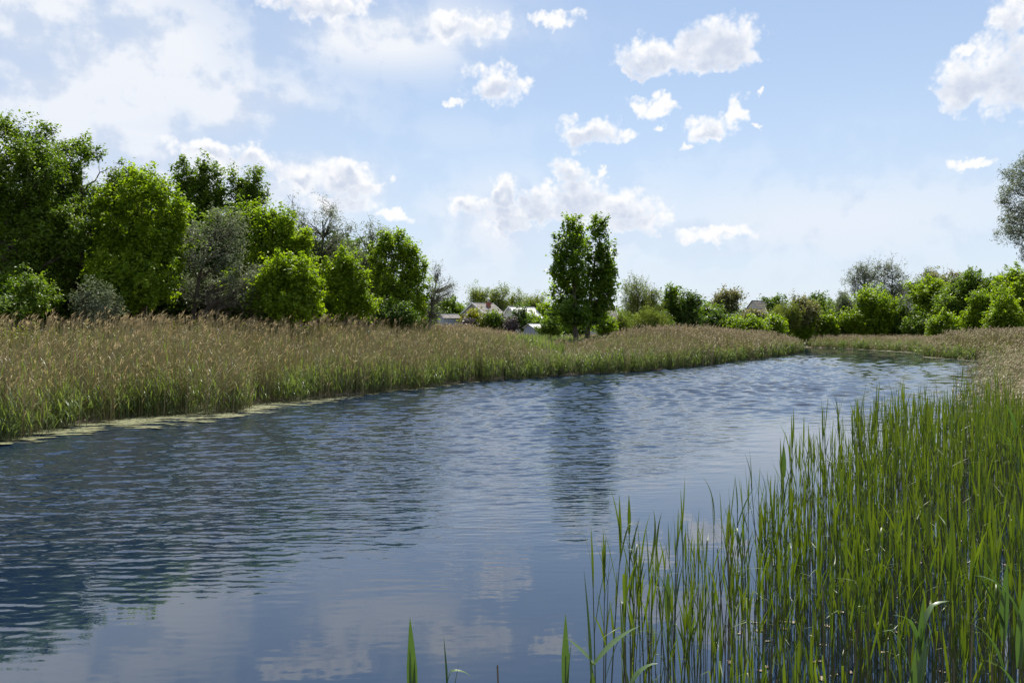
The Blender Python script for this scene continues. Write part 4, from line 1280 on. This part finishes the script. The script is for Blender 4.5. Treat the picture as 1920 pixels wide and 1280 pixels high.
# ------------------------------------------------------------------ the near reeds, standing in the water
def strip(P, Wd, side, fold=0.12):
    """leaf blade along points P with widths Wd: two strips folded at the midrib"""
    P = np.asarray(P, float); n = len(P)
    T = np.gradient(P, axis=0); T /= np.maximum(np.linalg.norm(T, axis=1, keepdims=True), 1e-9)
    S = np.asarray(side, float) - (T @ np.asarray(side, float))[:, None] * T
    S /= np.maximum(np.linalg.norm(S, axis=1, keepdims=True), 1e-9)
    Nn = np.cross(T, S)
    Wd = np.asarray(Wd)[:, None] * 0.5
    V = np.stack([P - S * Wd + Nn * Wd * fold * 2, P, P + S * Wd + Nn * Wd * fold * 2], 1).reshape(-1, 3)
    q = []
    for k in range(n - 1):
        q += [(3 * k, 3 * k + 1, 3 * k + 4, 3 * k + 3), (3 * k + 1, 3 * k + 2, 3 * k + 5, 3 * k + 4)]
    return V, q


def leaf_mesh(name, base, az_, tilt, L, w, bend, seed, kink=None, twist=0.0):
    """reed leaf: leaves the stem at 'tilt' from vertical, curls by 'bend'; kink = (fraction, extra angle)"""
    r = np.random.default_rng(seed)
    n = 8
    ang = tilt
    P = [np.asarray(base, float)]
    for k in range(n):
        st = L / n
        h = np.array([math.cos(az_), math.sin(az_), 0]) * math.sin(ang) + np.array([0, 0, math.cos(ang)])
        P.append(P[-1] + h * st)
        ang += bend / n * (0.4 + 1.2 * k / n)
        if kink and abs(k / n - kink[0]) < 0.5 / n: ang += kink[1]
        az_ += twist / n
    t = np.linspace(0, 1, n + 1)
    Wd = w * np.minimum(1, np.minimum(0.55 + 1.6 * t, 1.75 * (1 - t) ** 0.85 + 0.02))
    side = np.array([-math.sin(az_), math.cos(az_), 0.0])
    V, q = strip(P, Wd, side)
    tone = np.repeat(np.clip(r.normal(0.45, 0.25) + 0.25 * t, 0, 1), 3)
    return mesh_from(name, V, quads=q, attr=tone, smooth=True)


def reed_parts(seed, H, nleaf, wmul=1.0, spread=1.0, low=0.38):
    """meshes of one reed: stem and its leaves (also a rolled leaf at the tip)"""
    r = np.random.default_rng(seed)
    lean = r.normal(0, 0.045, 2) * H + np.array([0.0, 0.0])
    mb = MB()
    t = np.linspace(0, 1, 6)
    P = np.column_stack([lean[0] * t ** 1.6, lean[1] * t ** 1.6, -0.25 + (H * 0.86 + 0.25) * t])
    mb.tube(P, np.array([0.0048, 0.0046, 0.0042, 0.0038, 0.003, 0.0022]), 5, a=0.5)
    stem = mb.mesh('reed_stem', True)
    at = lambda z: np.array([np.interp(z, P[:, 2], P[:, 0]), np.interp(z, P[:, 2], P[:, 1]), z])
    leaves = []
    az0 = r.uniform(0, 6.28)
    for k in range(nleaf):
        z = H * (low + (0.84 - low) * (k + r.uniform(-0.2, 0.2)) / max(1, nleaf - 1))
        az_ = az0 + (k % 2) * math.pi + r.normal(0, 0.5)
        L = r.uniform(0.24, 0.46) * (0.9 if k > nleaf - 2 else 1.0)
        L = min(L, 0.42 * H)
        bend = abs(r.normal(0.18, 0.2)) * spread
        kink = None
        if r.random() < 0.16: kink = (0.5, r.uniform(0.6, 1.6))
        leaves.append(leaf_mesh('reed_leaf', at(z), az_, r.uniform(0.07, 0.22) * spread, L, r.uniform(0.008, 0.015) * wmul, bend, seed * 31 + k, kink, r.normal(0, 0.5)))
    # young leaf standing up at the tip
    leaves.append(leaf_mesh('reed_leaf', at(H * 0.80), r.uniform(0, 6.28), 0.04, H * 0.24 + 0.06, 0.016 * wmul, 0.06, seed * 31 + 30))
    return stem, leaves


REED_LABEL = 'slender green reed standing close among others in the near water'
REED_GROUP = 'green reeds of the near stand'


def place_reed(parts, loc, rz, scale, label, group, leaf_m=None):
    root = empty('reed', loc, rz)
    root.scale = (scale, scale, scale)
    tag(root, label, 'reed', group)
    st, lv = parts
    if not st.materials: st.materials.append(M['reed_stem'])
    o = bpy.data.objects.new('stem', st); C.objects.link(o); o.parent = root
    for l in lv:
        if not l.materials: l.materials.append(leaf_m or M['reed_leaf'])
        o = bpy.data.objects.new('leaf', l); C.objects.link(o); o.parent = root
    return root


# where the near reeds grow: a wedge of shallow water to the right of the open channel
EDGE = np.array([(-0.75, 2.9), (-0.35, 3.6), (0.15, 4.3), (0.55, 5.2), (0.95, 6.1), (1.5, 6.6), (2.1, 7.4), (3.1, 9.0), (4.5, 11.3), (6.2, 13.8), (8.2, 16.5), (11.0, 19.5), (15.5, 24), (22, 31)])


def stand_depth(x, y):
    """how far inside the stand a point lies (roughly, in metres across)"""
    xe = np.interp(y, EDGE[:, 1], EDGE[:, 0])
    return x - xe


r = np.random.default_rng(5)
n = 60000
x = r.uniform(-1, 26, n); y = r.uniform(2.7, 30, n)
dd = stand_depth(x, y)
px = 960 + x / y * F
ok = (dd > 0) & (y < 17.5 + 1.5 * vnoise(x, y, 2.0, 54)) & (px < 2010) & (river_dist(x, y) < 0.4)
den = 48 * np.clip(0.35 + dd / 0.9, 0.35, 1) * np.where(y < 4.2, 0.55, 1.0) * (0.55 + 0.9 * vnoise(x, y, 0.8, 51)) * np.clip(9 / np.maximum(y, 9) + 0.1, 0.5, 1)
keep = ok & (r.random(n) < den * (27 * 27.3) / n)
x, y, dd = x[keep], y[keep], dd[keep]
Hs = (1.02 + 0.42 * vnoise(x, y, 1.3, 52)) * np.where(dd < 0.35, 1.05, 1.0) * np.clip(r.normal(0.97, 0.14, len(x)), 0.6, 1.25)
Hs = np.where(y < 4.4, Hs * np.where(stand_depth(x, y) < 1.2, 0.62, 0.86), Hs)
tip = HZ + F * (CAMZ - Hs) / y
vis = tip < 1275
x, y, dd, Hs = x[vis], y[vis], dd[vis], Hs[vis]
SHOOTS = [(771, 3.3), (838, 3.4), (1093, 3.3), (1055, 3.8), (1190, 3.2), (1728, 4.4), (1715, 4.0), (1880, 4.3), (1905, 4.1), (1838, 3.6)]
px = 960 + x / y * F
clear = np.ones(len(x), bool)
for (sx_, sd_) in SHOOTS:        # the stout shoots stand at the open front of the stand
    clear &= ~((np.abs(px - sx_) < 42) & (y < sd_ + 0.25))
x, y, dd, Hs = x[clear], y[clear], dd[clear], Hs[clear]
order = np.argsort(y)
x, y, dd, Hs = x[order], y[order], dd[order], Hs[order]
print('near reeds', len(x))
PROTO = [reed_parts(900 + i, 1.25, 3 + i % 3, 1.0 + 0.12 * (i % 3), 1.0 + 0.25 * (i % 4)) for i in range(14)]
NIND = min(282, len(x))
for i in range(NIND):
    place_reed(PROTO[i % len(PROTO)], (x[i], y[i], 0), r.uniform(0, 6.28), Hs[i] / 1.25, REED_LABEL, REED_GROUP)
# the rest of the stand, too many to count
mbs = []
for q in range(10):
    st, lv = reed_parts(1200 + q, 1.25, 3 + q % 3, 1.0, 1.0 + 0.2 * (q % 4))
    mb = MB()
    for me, mi in [(st, 0)] + [(l, 1) for l in lv]:
        co = np.empty(len(me.vertices) * 3, np.float32); me.vertices.foreach_get('co', co)
        tone = np.empty(len(me.vertices), np.float32); me.attributes['v'].data.foreach_get('value', tone)
        lv_ = np.empty(len(me.loops), np.int32); me.loops.foreach_get('vertex_index', lv_)
        mb.add(co.reshape(-1, 3), quads=lv_.reshape(-1, 4), mi=mi, a=tone)
        bpy.data.meshes.remove(me)
    mbs.append(mb)
NEAR = proto_collection('near_reed', mbs, [M['reed_stem'], M['reed_leaf']])
x2, y2, h2_ = x[NIND:], y[NIND:], Hs[NIND:]
sc2 = (h2_ / 1.25)
o = gn_scatter('reed_stand', NEAR, np.column_stack([x2, y2, np.zeros(len(x2))]), r.uniform(0, 6.28, len(x2)), np.column_stack([sc2, sc2, sc2]), r.integers(0, 10, len(x2)))
tag(o, 'dense stand of green reeds in the shallow water on the right', 'reeds', kind='stuff')
# last year's brown stubs between them
n = 4200
xs = r.uniform(-0.3, 20, n); ys = r.uniform(3.4, 26, n)
k = (stand_depth(xs, ys) > 0.3) & (960 + xs / ys * F < 2000)
xs, ys = xs[k], ys[k]
mb = MB()
for a_, b_ in zip(xs, ys):
    h_ = r.uniform(0.12, 1.15); lx, ly = r.normal(0, 0.06, 2)
    mb.tube([(a_, b_, -0.2), (a_ + lx * h_, b_ + ly * h_, h_)], [0.0045, 0.004], 4)
o = obj('dead_reeds', mb.mesh('dead_stubs'), M['reed_old'])
tag(o, 'thin brown stubs of last year between the green reeds', 'reeds', kind='stuff')
# floating bits of leaf and algae between the stems
n = 5200
xs = r.uniform(0.2, 20, n); ys = r.uniform(3.6, 26, n)
k = (stand_depth(xs, ys) > 0.25) & (960 + xs / ys * F < 2000) & (vnoise(xs, ys, 0.9, 71) > 0.42)
xs, ys = xs[k], ys[k]
m_ = len(xs)
th = r.uniform(0, 6.28, m_); L_ = r.uniform(0.012, 0.06, m_); B_ = r.uniform(0.008, 0.025, m_)
ca, sa = np.cos(th), np.sin(th)
V = np.empty((m_, 4, 3))
for j, (u, v) in enumerate([(-1, -1), (1, -0.7), (1, 1), (-0.8, 1)]):
    V[:, j, 0] = xs + ca * u * L_ - sa * v * B_; V[:, j, 1] = ys + sa * u * L_ + ca * v * B_; V[:, j, 2] = 0.006 + 0.004 * r.random(m_)
o = obj('floating_litter', mesh_from('litter', V.reshape(-1, 3), quads=np.arange(m_ * 4).reshape(-1, 4), attr=np.repeat(r.random(m_), 4)), M['thatch'])
tag(o, 'pale flecks of dead leaf floating between the near reeds', 'litter', kind='stuff')

# --- the reeds one can pick out
def special(label, px, py_tip, D, leaves, H=None, stem_top=0.8, seed=1, leaf_m='reed_leaf_wide'):
    """leaves: (height fraction, azimuth deg, tilt, length, width, bend, kink)"""
    s = D / F
    X = (px - 960) * s
    Ht = CAMZ - (py_tip - HZ) * s
    mb = MB()
    rr = np.random.default_rng(seed)
    t = np.linspace(0, 1, 6)
    lx, ly = rr.normal(0, 0.02, 2)
    P = np.column_stack([lx * t, ly * t, -0.25 + (Ht * stem_top + 0.25) * t])
    mb.tube(P, np.array([0.0065, 0.006, 0.0055, 0.005, 0.0045, 0.003]), 6)
    st = mb.mesh('reed_stem', True)
    lv = []
    for j, (hf, az_, tilt, L, w, bend, kink) in enumerate(leaves):
        z = Ht - L * 0.985 if j == 0 else Ht * hf
        b = np.array([np.interp(z, P[:, 2], P[:, 0]), np.interp(z, P[:, 2], P[:, 1]), z])
        lv.append(leaf_mesh('reed_leaf', b, math.radians(az_), tilt, L, w * 1.25, bend, seed * 77 + j, kink, 0.0))
    return place_reed((st, lv), (X, D, 0), 0, 1.0, label, REED_GROUP, M[leaf_m])


# azimuth: 0 = to the right, 90 = away, 180 = left, 270 = toward the bank
special('reed shoot with closed spear of broad leaves, leftmost at the bottom edge', 771, 1160, 3.3,
        [(0.70, 250, 0.03, 0.44, 0.040, 0.05, None), (0.66, 200, 0.06, 0.36, 0.036, -0.12, None), (0.64, 330, 0.10, 0.34, 0.036, -0.2, None)], stem_top=0.75, seed=11)
special('reed shoot with one leaf tip folded flat, second from left at the bottom edge', 838, 1196, 3.4,
        [(0.66, 170, 0.05, 0.30, 0.026, 0.02, None), (0.66, 10, 0.14, 0.33, 0.026, 0.05, None), (0.84, 5, 0.2, 0.16, 0.016, 1.6, (0.2, 1.0))], stem_top=0.72, seed=12)
special('tall sword leaf reed with two broad pale leaves folded outward, bottom centre', 1093, 1062, 3.3,
        [(0.62, 160, 0.04, 0.62, 0.034, 0.06, None), (0.765, 10, 0.75, 0.25, 0.034, 0.6, None), (0.77, 170, 0.8, 0.15, 0.030, 0.15, None), (0.56, 280, 0.05, 0.32, 0.045, 0.02, None)], stem_top=0.70, seed=13)
special('short reed with rolled pale tip left of the tall sword leaf reed', 1055, 1146, 3.8,
        [(0.70, 270, 0.05, 0.42, 0.030, 0.02, None), (0.62, 20, 0.08, 0.34, 0.02, 0.05, None)], stem_top=0.85, seed=14)
special('reed with a single broad leaf bent over flat at the bottom edge', 1190, 1236, 3.2,
        [(0.90, 185, 0.05, 0.2, 0.02, 0.1, None), (0.90, 5, 0.35, 0.18, 0.034, 1.5, None), (0.55, 190, 0.06, 0.3, 0.025, 0.05, None)], stem_top=0.85, seed=15)
special('thin tall reed rising highest at the left front of the stand', 1183, 928, 6.0,
        [(0.78, 100, 0.02, 0.30, 0.022, 0.03, None), (0.62, 10, 0.2, 0.36, 0.030, 0.1, None), (0.55, 190, 0.2, 0.36, 0.024, 0.12, None), (0.42, 20, 0.15, 0.36, 0.026, 0.1, None), (0.34, 170, 0.12, 0.36, 0.026, 0.05, None)], stem_top=0.82, seed=16, leaf_m='reed_leaf')
special('reed with plump spindle shaped tip right of the thin tallest one', 1262, 965, 6.1,
        [(0.70, 170, 0.03, 0.38, 0.034, 0.02, None), (0.68, 0, 0.10, 0.30, 0.034, -0.15, None), (0.45, 185, 0.14, 0.4, 0.026, 0.1, None), (0.36, 10, 0.14, 0.4, 0.026, 0.1, None)], stem_top=0.75, seed=17)
special('reed with blunt rolled leaf like a bulrush head near the stand edge', 1253, 1070, 5.2,
        [(0.74, 90, 0.01, 0.32, 0.036, 0.02, None), (0.50, 10, 0.12, 0.34, 0.024, 0.1, None), (0.42, 185, 0.12, 0.34, 0.024, 0.1, None)], stem_top=0.85, seed=18)
special('reed with pale leaf bent outward to the right near the stand top', 1385, 892, 7.2,
        [(0.76, 180, 0.05, 0.34, 0.034, 0.05, None), (0.64, 0, 0.30, 0.42, 0.030, 0.35, None), (0.5, 185, 0.15, 0.36, 0.026, 0.1, None), (0.4, 5, 0.14, 0.4, 0.026, 0.1, None)], stem_top=0.78, seed=19)
special('stout dark tipped reed standing up against the bright water', 1472, 832, 8.4,
        [(0.76, 90, 0.01, 0.36, 0.040, 0.01, None), (0.62, 190, 0.12, 0.4, 0.028, 0.1, None), (0.56, 0, 0.14, 0.36, 0.026, 0.2, None)], stem_top=0.85, seed=20)
special('broad leaved reed with two pale leaves arched over, lower right', 1728, 1086, 4.4,
        [(0.70, 10, 0.10, 0.40, 0.034, 1.5, (0.55, 0.5)), (0.66, 200, 0.25, 0.34, 0.030, 1.0, (0.5, 0.4)), (0.58, 280, 0.04, 0.42, 0.036, 0.05, None), (0.45, 350, 0.12, 0.4, 0.034, 0.1, None)], stem_top=0.8, seed=21)
special('broad leaved reed with drooping pale tip below the arched leaves', 1715, 1160, 4.0,
        [(0.74, 160, 0.06, 0.36, 0.036, 1.0, (0.7, 1.0)), (0.60, 20, 0.25, 0.40, 0.034, 0.1, None), (0.55, 280, 0.05, 0.4, 0.04, 0.05, None)], stem_top=0.8, seed=22)
special('wide leaved reed with several pale leaves swept left at the right edge', 1880, 1020, 4.3,
        [(0.62, 165, 0.35, 0.46, 0.036, 0.35, None), (0.70, 170, 0.40, 0.34, 0.030, 0.35, None), (0.78, 175, 0.35, 0.30, 0.026, 0.3, None), (0.64, 270, 0.05, 0.44, 0.040, 0.05, None), (0.52, 180, 0.25, 0.36, 0.034, 1.2, None)], stem_top=0.85, seed=23)
special('wide leaved reed with leaf curled down at the far right edge', 1905, 1045, 4.1,
        [(0.72, 170, 0.10, 0.40, 0.040, 1.8, None), (0.60, 280, 0.06, 0.46, 0.044, 0.1, None), (0.46, 185, 0.2, 0.34, 0.036, 1.4, None)], stem_top=0.8, seed=24)
special('reed with broad leaf bent over at the bottom right corner', 1838, 1248, 3.6,
        [(0.74, 10, 0.15, 0.34, 0.038, 1.7, None), (0.6, 180, 0.08, 0.3, 0.03, 0.1, None)], stem_top=0.85, seed=25)
special('reed with long pale leaf slanting up left at the upper right edge', 1905, 745, 9.0,
        [(0.72, 165, 0.45, 0.60, 0.034, 0.1, None), (0.66, 170, 0.6, 0.5, 0.034, 0.2, None), (0.78, 200, 0.2, 0.4, 0.034, 0.9, None), (0.5, 10, 0.2, 0.5, 0.034, 0.2, None)], stem_top=0.9, seed=26)
